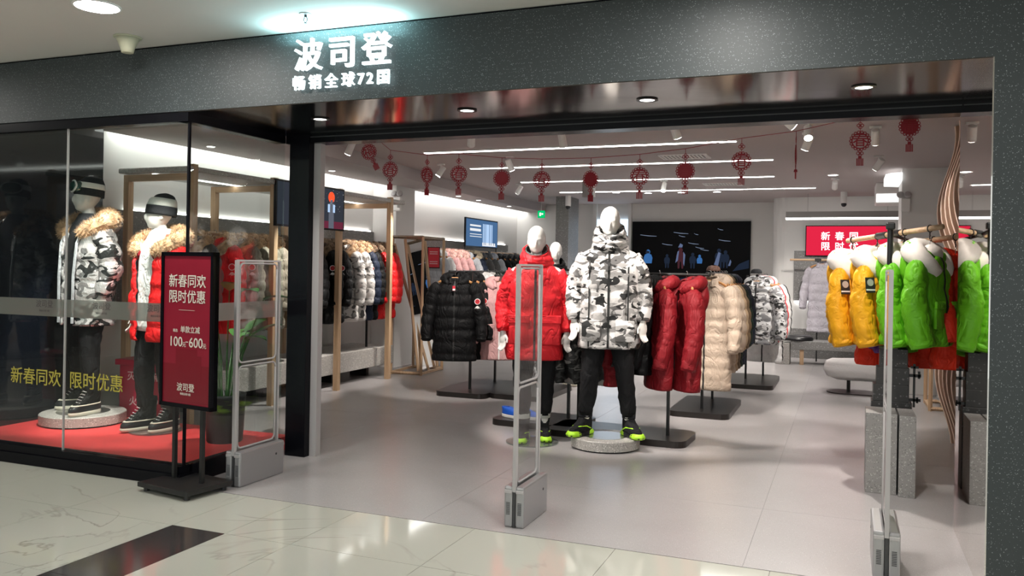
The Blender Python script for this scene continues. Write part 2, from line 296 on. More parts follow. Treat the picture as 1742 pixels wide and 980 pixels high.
def link(o, parent=None):
    COL.objects.link(o)
    if parent is not None: o.parent = parent
    return o
def ob(name, g, m, parent=None, loc=(0, 0, 0), rz=0.0, smooth=False, rot=None):
    me = g.mesh(name, [m] if isinstance(m, str) else m, smooth) if isinstance(g, G) else g
    o = bpy.data.objects.new(name, me); o.location = loc; o.rotation_euler = rot or (0, 0, rz)
    return link(o, parent)
def inst(name, me, m, parent=None, loc=(0, 0, 0), rot=(0, 0, 0)):
    """object on shared mesh data with its own material"""
    o = bpy.data.objects.new(name, me); o.location = loc; o.rotation_euler = rot; link(o, parent)
    if m is not None:
        if not me.materials: me.materials.append(None)
        o.material_slots[0].link = 'OBJECT'; o.material_slots[0].material = MATS[m]
    return o
def thing(name, label, cat, loc=(0, 0, 0), rz=0.0, group=None):
    o = bpy.data.objects.new(name, None); o.location = loc; o.rotation_euler = (0, 0, rz); o.empty_display_size = 0.1; link(o)
    o['label'] = label; o['category'] = cat
    if group: o['group'] = group
    return o
def tag(o, label, cat, group=None):
    o['label'] = label; o['category'] = cat
    if group: o['group'] = group
    return o
def struct(name, g, m, label=None, cat=None, **k):
    o = ob(name, g, m, **k); o['kind'] = 'structure'
    if label: o['label'] = label
    if cat: o['category'] = cat
    return o
TXT = {}
def text_mesh(s, size, extrude=0.0, bold=0.0):
    key = (s, size, extrude, bold)
    if key not in TXT:
        c = bpy.data.curves.new('lettering', 'FONT'); c.body = s; c.size = size; c.extrude = extrude; c.offset = bold * size
        c.align_x = 'CENTER'; c.align_y = 'CENTER'; c.resolution_u = 3
        o = bpy.data.objects.new('lettering', c); COL.objects.link(o); bpy.context.view_layer.update()
        dg = bpy.context.evaluated_depsgraph_get()
        me = bpy.data.meshes.new_from_object(o.evaluated_get(dg)); bpy.data.objects.remove(o); bpy.data.curves.remove(c)
        me.materials.clear(); me.materials.append(None); TXT[key] = me
    return TXT[key]
def text(name, s, size, m, parent, loc, rot=(PI / 2, 0, 0), extrude=0.0, bold=0.0):
    return inst(name, text_mesh(s, size, extrude, bold), m, parent, loc, rot)
# all lettering is made first, while the scene is still small
SIGN_CH = [('波', -0.236), ('司', 0.0), ('登', 0.236)]
for ch in '波司登': text_mesh(ch, 0.205, 0.012, 0.005)
for ch in '畅销全球72国': text_mesh(ch, 0.092, 0.008, 0.004)
for s_, sz in (('新春同欢', 0.088), ('限时优惠', 0.088), ('单款立减', 0.046), ('精选', 0.022), ('100', 0.088), ('600', 0.088), ('元', 0.036), ('波司登', 0.042), ('畅销全球72国', 0.0155), ('波司登', 0.056), ('畅销全球72国', 0.0165), ('新春同欢', 0.125), ('限时优惠', 0.125)):
    text_mesh(s_, sz, 0.0004, 0.006)
for s_, sz in (('灭火器箱', 0.085), ('火警119', 0.085), ('极寒', 0.16), ('新', 0.15), ('春', 0.15), ('同', 0.15), ('限', 0.15), ('时', 0.15), ('优', 0.15)): text_mesh(s_, sz, 0.0, 0.012)
for ch in '春福': text_mesh(ch, 0.100, 0.0025, 0.008)

# ================================================================== THE SETTING
YF, YI, ZS, XJ, XC = 4.26, 5.37, 2.43, 0.60, -3.98       # front plane, inner header line, soffit, right jamb, show-window corner
ZM, ZC, YB, XL, XR = 2.87, 2.75, 16.2, -6.35, 1.9
# --- mall floor: marble tiles and a dark inlay
floor = struct('floor', G().bb(-12, 8, -5, YF, -0.06, -0.004), 'grout')
g = G()
for a, b_, c, d in ((-12, 8, -5, 1.29), (-12, -5.76, 1.29, YF), (2.0, 8, 1.29, YF)): g.bb(a, b_, c, d, -0.004, 0)
ob('plain_tiling', g, 'marble', floor)
xs = [-5.76, -5.0, -4.22, -3.43, -3.07, -2.65, -1.89, -1.09, -0.32, 0.46, 1.24, 2.0]; ys = [1.29, 2.07, 2.84, 3.62, YF]
for i in range(len(xs) - 1):
    for j in range(len(ys) - 1):
        m = 'marble'
        if i == 3 and j < 3: m = 'inlay'
        ob('tile', G().bb(xs[i] + 0.0015, xs[i + 1] - 0.0015, ys[j] + 0.0015, ys[j + 1] - 0.0015, -0.004, 0), m, floor)
# --- shop floor of large stone slabs
fs = struct('floor_shop', G().bb(XL, XR + 0.6, YF + 0.004, YB, -0.06, -0.003), 'slab_joint')
ys2 = [YF + 0.006] + [5.36 + 1.78 * k for k in range(6)] + [YB]; xs2 = [XL] + [-5.79 + 1.78 * k for k in range(5)] + [XR + 0.6]
for i in range(len(xs2) - 1):
    for j in range(len(ys2) - 1):
        ob('floor_slab', G().bb(xs2[i] + 0.001, xs2[i + 1] - 0.001, ys2[j] + 0.001, ys2[j + 1] - 0.001, -0.003, 0), 'shop_floor', fs)
# --- mall ceiling, and an unseen dark wall added to darken window reflections
struct('ceiling_mall', G().bb(-12, 8, -5, YF + 0.3, ZM, ZM + 0.1), 'ceiling_mall')
struct('wall_added_reflected', G().bb(-12.1, -12, -5, YF, 0, ZM), 'wall_added_dark')
# --- shop front
fa = struct('wall_front', G().bb(-12, XJ, YF, YF + 0.1, ZS, ZM - 0.012), 'granite')
ob('shadow_gap', G().bb(-12, 8, YF + 0.012, YF + 0.1, ZM - 0.012, ZM), 'black_frame', fa)
struct('wall_front_pillar', G().bb(XJ, 8, YF, YI, 0, ZM - 0.012), 'granite')
struct('trim_jamb', G().bb(XJ - 0.006, XJ, YF + 0.004, YI + 0.03, 0, ZS), 'jamb_mirror')
so = struct('ceiling_soffit', G().bb(XC - 0.07, XJ - 0.006, YF + 0.006, YI - 0.07, ZS - 0.004, ZS + 0.02), 'soffit_steel')
struct('trim_header', G().bb(XC - 0.0, XJ - 0.006, YI - 0.07, YI + 0.07, 2.365, ZS + 0.02), 'black_frame')
ob('track_slot', G().bb(XC + 0.2, XJ - 0.01, YI - 0.072, YI - 0.066, 2.405, 2.412), 'gate_dark', so)
struct('wall_above_door', G().bb(XC - 0.07, XR + 0.6, YI + 0.07, YI + 0.14, ZS, ZC), 'wall_white')
# show-window frame
struct('trim_post', G().bb(-3.935, -3.76, YI - 0.08, YI + 0.08, 0, ZS), 'black_frame')
struct('trim_post_edge', G().bb(-3.758, -3.70, YI - 0.02, YI + 0.04, 0, 2.365), 'strip_grey')
struct('trim_window_header', G().bb(-12, XC, YF + 0.01, YF + 0.09, 2.365, ZS), 'black_frame')
struct('trim_window_header_side', G().bb(XC - 0.08, XC + 0.005, YF + 0.01, YI - 0.08, 2.365, ZS), 'black_frame')
bs = struct('baseboard_window', G().bb(-12, XC + 0.01, YF - 0.015, YF + 0.10, 0, 0.075), 'black_frame')
ob('upper_rail', G().bb(-12, XC, YF, YF + 0.085, 0.075, 0.125), 'black_frame', bs)
ob('side_rail', G().bb(XC - 0.06, XC + 0.01, YF + 0.1, YI - 0.08, 0, 0.125), 'black_frame', bs)
for n_, (x0, x1) in enumerate(((-11.0, -5.063), (-5.057, XC - 0.012))):
    wn = struct('window_%d' % (n_ + 1), G().bb(x0, x1, YF + 0.030, YF + 0.042, 0.125, 2.365), 'glass')
    ob('frosted_band', G().bb(x0, x1, YF + 0.0445, YF + 0.0455, 1.052, 1.175), 'frost', wn)
    for cx in (-5.255, -4.715, -4.23):
        if x0 < cx < x1:
            text('logo_print', '波司登', 0.056, 'grey_print', wn, (cx, YF + 0.028, 1.137), (PI / 2, 0, 0), 0.0004, 0.006)
            text('slogan_print', '畅销全球72国', 0.0165, 'grey_print', wn, (cx, YF + 0.028, 1.09), (PI / 2, 0, 0), 0.0004, 0.006)
text('lettering', '新春同欢', 0.125, 'yellow_print', bpy.data.objects['window_1'], (-5.33, YF + 0.028, 0.612), (PI / 2, 0, 0), 0.0004, 0.006)
text('lettering', '限时优惠', 0.125, 'yellow_print', bpy.data.objects['window_2'], (-4.755, YF + 0.028, 0.612), (PI / 2, 0, 0), 0.0004, 0.006)
ob('joint', G().bb(-5.064, -5.056, YF + 0.029, YF + 0.043, 0.125, 2.365), 'gate_grey', bpy.data.objects['window_2'])
wn = struct('window_3', G().bb(XC - 0.012, XC, YF + 0.045, YI - 0.08, 0.125, 2.365), 'glass')
ob('frosted_band', G().bb(XC + 0.0005, XC + 0.0015, YF + 0.045, YI - 0.08, 1.052, 1.175), 'frost', wn)
ob('corner_joint', G().bb(XC - 0.014, XC + 0.001, YF + 0.029, YF + 0.046, 0.125, 2.365), 'black_frame', wn)
car = ob('display_floor', G().bb(XL + 0.03, XC - 0.07, YF + 0.09, 5.52, 0.0, 0.10), 'red_carpet'); tag(car, 'red raised display floor behind the shop window glass', 'display platform')
# --- shell of the shop
wl = struct('wall_left', G().bb(XL - 0.1, XL, 5.74, YB, 0, ZC), 'wall_white')
struct('wall_left_black', G().bb(XL - 0.1, XL + 0.03, YF + 0.09, 5.74, 0.0, ZC), 'black_panel')
struct('wall_back', G().bb(XL, XR + 0.6, YB, YB + 0.1, 0, ZC), 'wall_white')
struct('wall_right', G().bb(XR, XR + 0.1, YI, YB, 0, ZC), 'wall_white')
# inner wall that carries the red screen, with a rounded left corner
poly = [(XR, 15.2)] + [(-0.95 - 0.25 * math.sin(a), 15.45 - 0.25 * math.cos(a)) for a in [PI / 2 * k / 8 for k in range(9)]] + [(-1.2, YB), (XR, YB)]
struct('wall_back_right', G().prism(poly[::-1], 0, ZC), 'wall_white')
struct('ceiling', G().bb(XL, XR + 0.6, YI + 0.07, YB, ZC, ZC + 0.1), 'ceiling_shop')
struct('ceiling_window', G().bb(XL, XC - 0.07, YF + 0.1, YI + 0.07, ZC, ZC + 0.1), 'ceiling_shop')
struct('wall_above_soffit', G().bb(XC - 0.07, XC - 0.05, YF + 0.1, YI + 0.07, ZS + 0.02, ZC), 'wall_white')
# bulkhead with curved edge over the left wall
edge = [(-5.05, 5.55), (-5.06, 6.5), (-5.12, 7.5), (-5.25, 8.8), (-5.42, 10.2), (-5.58, 12.0), (-5.68, 14.0), (-5.72, YB)]
bulk = struct('ceiling_bulkhead', G().prism([(-6.12, 5.55)] + edge + [(-6.12, YB)], 2.60, ZC), 'ceiling_shop')
cv = struct('trim_cove_light', G().bb(XL + 0.01, -6.14, 5.8, 10.45, 2.655, 2.665), 'e_cove')
ob('cove_light', G().bb(XL + 0.01, -6.14, 11.1, YB, 2.655, 2.665), 'e_cove', cv)
for y in (8.7, 12.3, 13.1, 14.5, 6.6):
    d = ob('downlight', G().lathe([(0.045, 0.0), (0.05, -0.004), (0.04, -0.004)], 16), 'white', bulk, (-5.85, y, 2.60)); ob('lens', G().lathe([(0.038, -0.006), (0.0382, -0.005)], 16), 'e_soft', d)
# columns
struct('wall_column_left', G().bb(XL, -5.97, 10.5, 11.05, 0, 2.66), 'wall_white')
struct('wall_column_terrazzo', G().bb(-4.86, -4.62, 14.3, 14.9, 0, ZC), 'terrazzo_grey')
struct('wall_column_right', G().bb(0.62, XR, 11.3, 12.0, 0, ZC), 'wall_white')
blu = struct('window_4', G().bb(-4.62, -3.98, YB - 0.05, YB - 0.01, 1.05, 2.45), 'e_blue')
ob('frame', G().bb(-4.70, -4.62, YB - 0.1, YB, 0, ZC).bb(-3.98, -3.92, YB - 0.1, YB, 0, ZC), 'wall_white', blu)
# wall panels behind the rails
struct('trim_wall_panel', G().bb(XL, XL + 0.05, 5.9, 10.45, 0.95, 1.93), 'terrazzo_grey')
struct('trim_wall_panel_far', G().bb(XL, XL + 0.05, 11.3, 15.6, 0.95, 1.90), 'terrazzo_grey')
struct('trim_wall_panel_right', G().bb(-0.83, 0.55, 15.15, 15.2, 0.98, 1.83), 'terrazzo_grey')
struct('trim_panel_glow', G().bb(-0.80, 0.5, 15.17, 15.2, 0.955, 0.965), 'e_strip')
g = G().bb(XL + 0.005, XL + 0.03, 6.0, 10.4, 1.935, 1.945).bb(XL + 0.005, XL + 0.03, 11.4, 15.5, 1.905, 1.915)
struct('trim_panel_glow_left', g, 'e_soft')
struct('baseboard_back', G().bb(-1.0, XR, 15.17, 15.2, 0, 0.5), 'terrazzo_grey')

# ================================================================== MALL SIDE THINGS
# lit shop sign: every character its own part
sg = thing('shop_sign', 'white glowing letter sign 波司登 畅销全球72国 on the dark granite fascia', 'sign', (-2.785, YF, 2.69))
for ch, x in SIGN_CH: text('character', ch, 0.205, 'e_sign', sg, (x, -0.035, 0.005), extrude=0.012, bold=0.005)
for ch, x in zip('畅销全球72国', (-0.305, -0.19, -0.075, 0.042, 0.128, 0.19, 0.28)): text('small_character', ch, 0.092, 'e_sign', sg, (x, -0.03, -0.152), extrude=0.008, bold=0.004)
ld = bpy.data.lights.new('added_sign_wash', 'AREA'); ld.shape = 'RECTANGLE'; ld.size = 0.75; ld.size_y = 0.03; ld.energy = 9.0; ld.color = (0.45, 0.93, 1.0)  # unseen lamp added to throw the sign's glow up onto the ceiling
lo = bpy.data.objects.new('added_sign_wash', ld); link(lo, sg); lo.location = (-0.02, -0.09, 0.085); lo.rotation_euler = (PI, 0, 0)
ld = bpy.data.lights.new('added_sign_fill', 'AREA'); ld.shape = 'RECTANGLE'; ld.size = 0.7; ld.size_y = 0.25; ld.energy = 2.0; ld.color = (0.55, 0.93, 1.0)  # second unseen lamp, added before the letters to strengthen their light
lo = bpy.data.objects.new('added_sign_fill', ld); link(lo, sg); lo.location = (0, -0.07, -0.02); lo.rotation_euler = (-PI / 2, 0, 0)
# round mall ceiling lamps; all but the first unseen and added for light
def downlight_mall(x, y, label, group=None, r=0.115):
    t = thing('ceiling_downlight', label, 'ceiling light', (x, y, ZM), 0, group)
    ob('trim_ring', G().lathe([(r + 0.012, 0), (r + 0.012, -0.006), (r, -0.008), (r, 0)], 28), 'white', t); ob('diffuser', G().lathe([(r, -0.001), (r, -0.004)], 28), 'e_down', t)
downlight_mall(-3.90, 3.48, 'bright round downlight in the mall ceiling, above the show window')
for x, y, wd in ((-7.2, 3.48, 'left of the picture edge, in line with the visible one'), (-0.6, 3.48, 'above the middle of the entrance'), (2.6, 3.48, 'before the granite pillar'), (-7.2, 0.2, 'left behind the viewer'), (-3.9, 0.2, 'diagonally left of the viewer'), (-0.6, 0.2, 'straight above the viewer'), (2.6, 0.2, 'right of the viewer')): downlight_mall(x, y, 'round mall ceiling downlight ' + wd, 'mall downlights')
t = thing('ceiling_speaker', 'cream cone-shaped fitting hanging from the mall ceiling left of the sign', 'speaker', (-4.25, 4.03, ZM))
ob('flange', G().lathe([(0.085, 0), (0.085, -0.006), (0.06, -0.010)], 24), 'speaker_cream', t, smooth=True); ob('cone', G().lathe([(0.075, -0.008), (0.06, -0.03), (0.042, -0.075), (0.036, -0.10), (0.03, -0.10)], 24), 'speaker_cream', t, smooth=True)
t = thing('sprinkler', 'small metal sprinkler head in the glow above the shop sign', 'sprinkler', (-2.87, 3.98, ZM))
ob('plate', G().lathe([(0.035, 0), (0.035, -0.004), (0.02, -0.006)], 18), 'gate_grey', t); ob('stem', G().cyl((0, 0, -0.004), (0, 0, -0.02), 0.008), 'gate_dark', t)
ob('frame', G().tube([(-0.008, 0, -0.02), (-0.013, 0, -0.035), (0, 0, -0.052)], 0.003, 6).tube([(0.008, 0, -0.02), (0.013, 0, -0.035), (0, 0, -0.052)], 0.003, 6), 'gate_dark', t); ob('deflector', G().lathe([(0.012, -0.052), (0.012, -0.055)], 12), 'gate_dark', t)
# soffit downlights
for x, wd in ((-3.28, 'nearest the black post'), (-2.20, 'second from the black post'), (-1.07, 'second from the granite pillar'), (0.07, 'nearest the granite pillar')):
    t = thing('soffit_downlight', 'recessed downlight in the steel door soffit, ' + wd, 'downlight', (x, 4.73, ZS - 0.004), 0, 'soffit downlights')
    ob('ring', G().lathe([(0.06, 0.0), (0.062, -0.006), (0.045, -0.008), (0.042, 0.0)], 24), 'black_metal', t); ob('lens', G().lathe([(0.042, -0.002), (0.042, -0.005)], 24), 'e_soft', t)
    ld = bpy.data.lights.new('lamp', 'SPOT'); ld.energy = SPOT_W * (0.14 if x < 0 else 0.45); ld.spot_size = R(105); ld.spot_blend = 0.7; ld.shadow_soft_size = 0.04; ld.color = (1.0, 0.95, 0.90); lo = bpy.data.objects.new('lamp', ld); link(lo, t); lo.location = (0, 0, -0.02)
# promotion stand
t = thing('promotion_stand', 'red poster in a black frame on two posts, 100元-600元, before the window corner', 'sign', (-3.88, 4.20, 0), R(-8.5))
ob('base', G().rbox((0, 0, 0.045), (0.46, 0.36, 0.03), 0.004), 'black_metal', t)
for sx in (-1, 1):
    for sy in (-1, 1): ob('foot', G().cyl((0.19 * sx, 0.14 * sy, 0), (0.19 * sx, 0.14 * sy, 0.032), 0.018), 'black_metal', t)
    ob('post', G().bb(0.13 * sx - 0.012, 0.13 * sx + 0.012, 0.006, 0.03, 0.06, 0.54), 'black_metal', t)
PW, PZ0, PZ1 = 0.245, 0.525, 1.515
fr = ob('frame', G().bb(-PW, PW, -0.02, 0.03, PZ0, PZ0 + 0.025).bb(-PW, PW, -0.02, 0.03, PZ1 - 0.025, PZ1).bb(-PW, -PW + 0.022, -0.02, 0.03, PZ0, PZ1).bb(PW - 0.022, PW, -0.02, 0.03, PZ0, PZ1).bb(-PW, PW, 0.0, 0.03, PZ0, PZ1), 'black_frame', t)
po = ob('poster', G().bb(-PW + 0.02, PW - 0.02, -0.010, -0.004, PZ0 + 0.022, PZ1 - 0.022), 'poster_red', t)
for a, b_, c, d, yy in ((-0.22, 0.22, 0.56, 0.80, -0.0105), (-0.10, 0.10, 0.80, 0.90, -0.0108), (-0.06, 0.14, 0.70, 0.86, -0.0111)): ob('printed_block', G().bb(a, b_, yy - 0.0002, yy, c, d), 'poster_red2', po)
def ptxt(s, size, z, x=0.0, name='lettering'): text(name, s, size, 'poster_text', po, (x, -0.0135, z), (PI / 2, 0, 0), 0.0004, 0.006)
for k, (ch1, ch2) in enumerate(zip('新春同欢', '限时优惠')): pass
ptxt('新春同欢', 0.088, 1.325); ptxt('限时优惠', 0.088, 1.225); ptxt('单款立减', 0.046, 1.02, 0.035); ptxt('精选', 0.022, 1.012, -0.105); ptxt('100', 0.088, 0.94, -0.10); ptxt('元', 0.036, 0.925, -0.020); ptxt('600', 0.088, 0.94, 0.09); ptxt('元', 0.036, 0.925, 0.17)
ob('dash', G().bb(-0.005, 0.018, -0.0140, -0.0132, 0.942, 0.947), 'poster_text', po); ob('rule', G().bb(-0.075, 0.075, -0.0140, -0.0132, 1.145, 1.147), 'poster_text', po)
ptxt('波司登', 0.056, 0.652); ptxt('畅销全球72国', 0.0165, 0.612)
# anti-theft gates
def gate(x, y0, y1, label):
    yc = (y0 + y1) / 2; ln = y1 - y0
    t = thing('antitheft_gate', label, 'security gate', (x, yc, 0))
    for sx in (-1, 1):
        b_ = ob('base_half', G().rbox((0.034 * sx, 0, 0.115), (0.052, ln, 0.23), 0.012), 'gate_base', t)
        ob('cap', G().rbox((0.034 * sx, 0, 0.2), (0.046, ln + 0.006, 0.02), 0.004), 'gate_grey', b_)
        for k in range(9): ob('vent_slot', G().box((0.034 * sx, -ln / 2 - 0.001, 0.075 + 0.008 * k), (0.022, 0.004, 0.003)), 'gate_dark', b_)
        ob('lock', G().cyl((0.06 * sx, ln * 0.3, 0.15), (0.062 * sx, ln * 0.3, 0.15), 0.008), 'gate_dark', b_)
    ob('slot', G().bb(-0.008, 0.008, -ln / 2 + 0.002, ln / 2 - 0.002, 0.0, 0.20), 'gate_dark', t)
    H = 1.47; h = ln / 2 - 0.012
    ob('panel', G().bb(-0.004, 0.004, -h, h, 0.2, H), 'acrylic', t)
    ob('edge_bar', G().bb(-0.010, 0.010, -h - 0.012, -h + 0.012, 0.2, H), 'gate_grey', t); ob('edge_bar', G().bb(-0.009, 0.009, h - 0.008, h + 0.008, 0.2, H), 'gate_grey', t)
    def loop(z0, z1):
        r_ = 0.035; a = h - 0.028; p = []
        for (cy, cz, a0) in ((a - r_, z1 - r_, 0), (-a + r_, z1 - r_, 90), (-a + r_, z0 + r_, 180), (a - r_, z0 + r_, 270)):
            for q in range(6): an = R(a0 + 18 * q); p.append((0, cy + r_ * math.cos(an), cz + r_ * math.sin(an)))
        return G().tube(p + [p[0]], 0.0065, 6, up=Vector((1, 0, 0)))
    ob('antenna_loop', loop(0.80, H - 0.02), 'gate_grey', t, smooth=True); ob('antenna_loop', loop(0.24, 0.775), 'gate_grey', t, smooth=True)
    ob('top_bar', G().bb(-0.007, 0.007, -h, h, H - 0.008, H + 0.004), 'gate_grey', t)
gate(-3.67, 4.39, 4.85, 'grey anti-theft gate beside the red poster stand')
gate(-1.70, 4.36, 4.76, 'grey anti-theft gate in the middle of the shop entrance')
gate(0.20, 4.36, 4.80, 'grey anti-theft gate seen edge-on before the yellow and green jackets')

# ================================================================== LEFT WALL FURNITURE
PY = (5.93, 7.08, 8.27, 9.43)
fx = thing('oak_shelving', 'oak frame shelving with terrazzo canopy along the left wall', 'shelving', (-5.45, 5.9, 0))
def rel(o, root): o.location = (o.location.x - root.location.x, o.location.y - root.location.y, o.location.z - root.location.z); return o
sl = rel(ob('canopy', G().rbox((-5.85, 7.82, 2.285), (0.86, 3.9, 0.05), 0.012), 'terrazzo', fx), fx)
rel(ob('led_strip', G().bb(-5.95, -5.90, 5.95, 9.7, 2.253, 2.259), 'e_cove', fx), fx)
for y in PY:
    rel(ob('front_post', G().bb(-5.48, -5.42, y - 0.03, y + 0.03, 0, 2.33), 'oak', fx), fx); rel(ob('rear_post', G().bb(-6.24, -6.18, y - 0.03, y + 0.03, 0, 2.25), 'oak', fx), fx)
    rel(ob('cross_beam', G().bb(-6.18, -5.48, y - 0.025, y + 0.025, 2.19, 2.25), 'oak_h', fx), fx)
bn = thing('bench', 'long speckled terrazzo bench under the left wall coats', 'bench', (-5.95, 7.9, 0))
rel(ob('seat', G().rbox((-5.95, 7.9, 0.27), (0.66, 3.96, 0.24), 0.01), 'terrazzo', bn), bn)
for y in (6.4, 7.5, 8.8, 9.6): rel(ob('support', G().bb(-6.1, -5.85, y - 0.03, y + 0.03, 0, 0.15), 'black_metal', bn), bn)
def rail(name, label, p0, p1, posts, z, group=None, base=0.0, clamps=True, r=0.017, m='oak_y'):
    p0 = Vector((*p0, z)); p1 = Vector((*p1, z)); L_ = (p1 - p0).length; a = math.atan2(p1.y - p0.y, p1.x - p0.x)
    t = thing(name, label, 'clothes rail', (p0.x, p0.y, base), a, group)
    ob('bar', G().cyl((0, 0, z - base), (L_, 0, z - base), r), 'oak_h' if m == 'oak_y' else m, t, smooth=False)
    for s_ in posts:
        ob('post', G().bb(s_ * L_ - 0.011, s_ * L_ + 0.011, -0.011, 0.011, 0, z - base - r), 'black_metal', t)
        if clamps: ob('clamp', G().rbox((s_ * L_, 0, z - base), (0.10, 0.05, 0.05), 0.008), 'black_metal', t)
    return t
rail('clothes_rail', 'oak clothes rail with black clamps over the left wall bench', (-5.8, 5.98), (-5.8, 9.87), (0.12, 0.42, 0.9), 1.74, base=0.39)
rail('clothes_rail', 'oak clothes rail carrying pink and grey coats below the blue screen', (-6.0, 11.5), (-6.0, 15.4), (0.03, 0.35, 0.62, 0.95), 1.72)
rail('clothes_rail', 'oak clothes rail with pale lilac coats below the red wall screen', (-0.87, 14.7), (0.5, 14.7), (0.32, 0.95), 1.67)
# promotional screens on the left
def screen(name, label, yc, z0, z1, hw, x, rim='black_frame'):
    t = thing(name, label, 'screen', (x, yc, z0)); h = z1 - z0
    ob('casing', G().bb(-0.03, 0.0, -hw, hw, 0, h), rim, t); return t, h
t, h = screen('display_screen', 'dark screen with a red orange planet and rocket on the oak posts, 极寒 lettering', 7.67, 1.84, 2.32, 0.625, -5.40)
p = ob('picture', G().bb(0.0005, 0.0015, -0.605, 0.605, 0.02, h - 0.02), 'e_scr_dark', t)
V2 = (PI / 2, 0, PI / 2)
text('lettering', '极寒', 0.16, 'e_scr_text', p, (0.003, -0.17, 0.345), V2, 0.0, 0.012)
for k, (wd, zz) in enumerate(((0.34, 0.25), (0.32, 0.215), (0.22, 0.16), (0.24, 0.14), (0.22, 0.12))): ob('text_line', G().bb(0.002, 0.003, -0.17 - wd / 2, -0.17 + wd / 2, zz, zz + 0.012), 'e_scr_grey', p)
ob('planet', G().lathe([(0.062, 0.002), (0.062, 0.003)], 24), 'e_scr_orange', p, (0.0, 0.36, 0.37), rot=(0, PI / 2, 0))
ob('rocket', G().bb(0.002, 0.003, 0.31, 0.41, 0.02, 0.30).bb(0.0025, 0.0035, 0.335, 0.385, 0.12, 0.34), 'e_scr_grey', p); [ob('snow_glow', G().bb(0.003, 0.004, a, a + 0.04, 0.2, 0.29), 'e_scr_pale', p) for a in (0.29, 0.39)]; ob('ground', G().bb(0.0018, 0.0022, 0.12, 0.6, 0.02, 0.10), 'e_scr_wine', p)
sn = G()
for k in range(60): y = random.uniform(0.0, 0.6); z = random.uniform(0.2, h - 0.03); s_ = random.uniform(0.002, 0.005); sn.bb(0.0036, 0.004, y, y + s_, z, z + s_)
ob('snow', sn, 'e_scr_text', p)['kind'] = 'stuff'
t, h = screen('display_screen', 'small bright blue forest screen above the pink and grey coats', 13.58, 1.80, 2.30, 0.70, -5.98, 'black_frame')
p = ob('picture', G().bb(0.0005, 0.0015, -0.68, 0.68, 0.02, h - 0.02), 'e_scr_blue', t)
ob('sky_glow', G().bb(0.0018, 0.0022, 0.02, 0.45, 0.06, h - 0.08), 'e_scr_pale', p)
for y in (0.06, 0.13, 0.3, 0.38, 0.5, 0.58): ob('tree_trunk', G().bb(0.003, 0.0035, y, y + 0.022, 0.05, h - 0.04), 'e_scr_blue', p)
for k, (wd, zz, hh) in enumerate(((0.46, 0.36, 0.03), (0.46, 0.28, 0.045), (0.5, 0.22, 0.012), (0.5, 0.18, 0.012))): ob('text_line', G().bb(0.003, 0.0035, -0.53, -0.53 + wd, zz, zz + hh), 'e_scr_text', p)
ob('snow_ground', G().bb(0.0024, 0.0028, 0.0, 0.6, 0.03, 0.09), 'e_scr_text', p)
for y in (-0.68, 0.68): ob('mount_pole', G().cyl((-0.02, y, 0.0), (-0.02, y, -1.8), 0.012), 'black_metal', t)
# emergency twin-spot on the column
t = thing('emergency_light', 'white emergency light with two lamps on the left column', 'emergency light', (-5.93, 10.47, 2.33))
ob('case', G().rbox((0, 0, 0), (0.11, 0.07, 0.20), 0.012), 'white', t)
for sx in (-1, 1): l_ = ob('lamp', G().lathe([(0.0, -0.03), (0.03, -0.025), (0.042, 0.0), (0.045, 0.02), (0.035, 0.024)], 16), 'gate_grey', t, (0.045 * sx, -0.02, 0.14), rot=(R(60), R(20 * sx), 0), smooth=True)
ob('socket_plate', G().rbox((0.03, -0.037, -0.03), (0.035, 0.006, 0.05), 0.002), 'vent_grey', t)
# oak framed mirror (triangular prism frame)
t = thing('standing_mirror', 'tall mirror leaning in an open oak box frame at the end of the bench', 'mirror', (-5.40, 10.2, 0), R(4))
def bar(p0, p1, w_=0.028, m='oak', par=None, nm='frame_bar'): return ob(nm, G().tube([p0, p1], w_ * 0.75, 4), m, par)
X0, X1, Y0, Y1, HZ = -0.28, 0.16, -0.30, 0.42, 1.84
for (a, b_) in (((X0, Y0), (X1, Y0)), ((X1, Y0), (X1, Y1)), ((X1, Y1), (X0, Y1)), ((X0, Y1), (X0, Y0))):
    for z in (0.025, HZ): bar((*a, z), (*b_, z), par=t, m='oak_dark' if z > 1 else 'oak')
for (x, y) in ((X0, Y0), (X1, Y0), (X1, Y1), (X0, Y1)): bar((x, y, 0), (x, y, HZ), par=t)
bar((X0 + 0.02, Y0, 1.75), (X1, Y0 + 0.25, 0.05), par=t, nm='brace')
def tilt_panel(x0b, x0t, y0, y1, th):
    return G().add([(x0b, y0, 0.06), (x0b, y1, 0.06), (x0t, y1, HZ - 0.03), (x0t, y0, HZ - 0.03), (x0b - th, y0, 0.06), (x0b - th, y1, 0.06), (x0t - th, y1, HZ - 0.03), (x0t - th, y0, HZ - 0.03)], [(0, 1, 2, 3), (7, 6, 5, 4), (0, 4, 5, 1), (1, 5, 6, 2), (2, 6, 7, 3), (3, 7, 4, 0)])
ob('mirror_panel', tilt_panel(0.10, -0.12, Y0 + 0.03, Y1 - 0.03, 0.012), 'mirror', t)
bar((0.105, Y0 + 0.03, 0.05), (-0.115, Y0 + 0.03, HZ - 0.03), par=t, nm='mirror_edge'); bar((0.105, Y1 - 0.03, 0.05), (-0.115, Y1 - 0.03, HZ - 0.03), par=t, nm='mirror_edge')
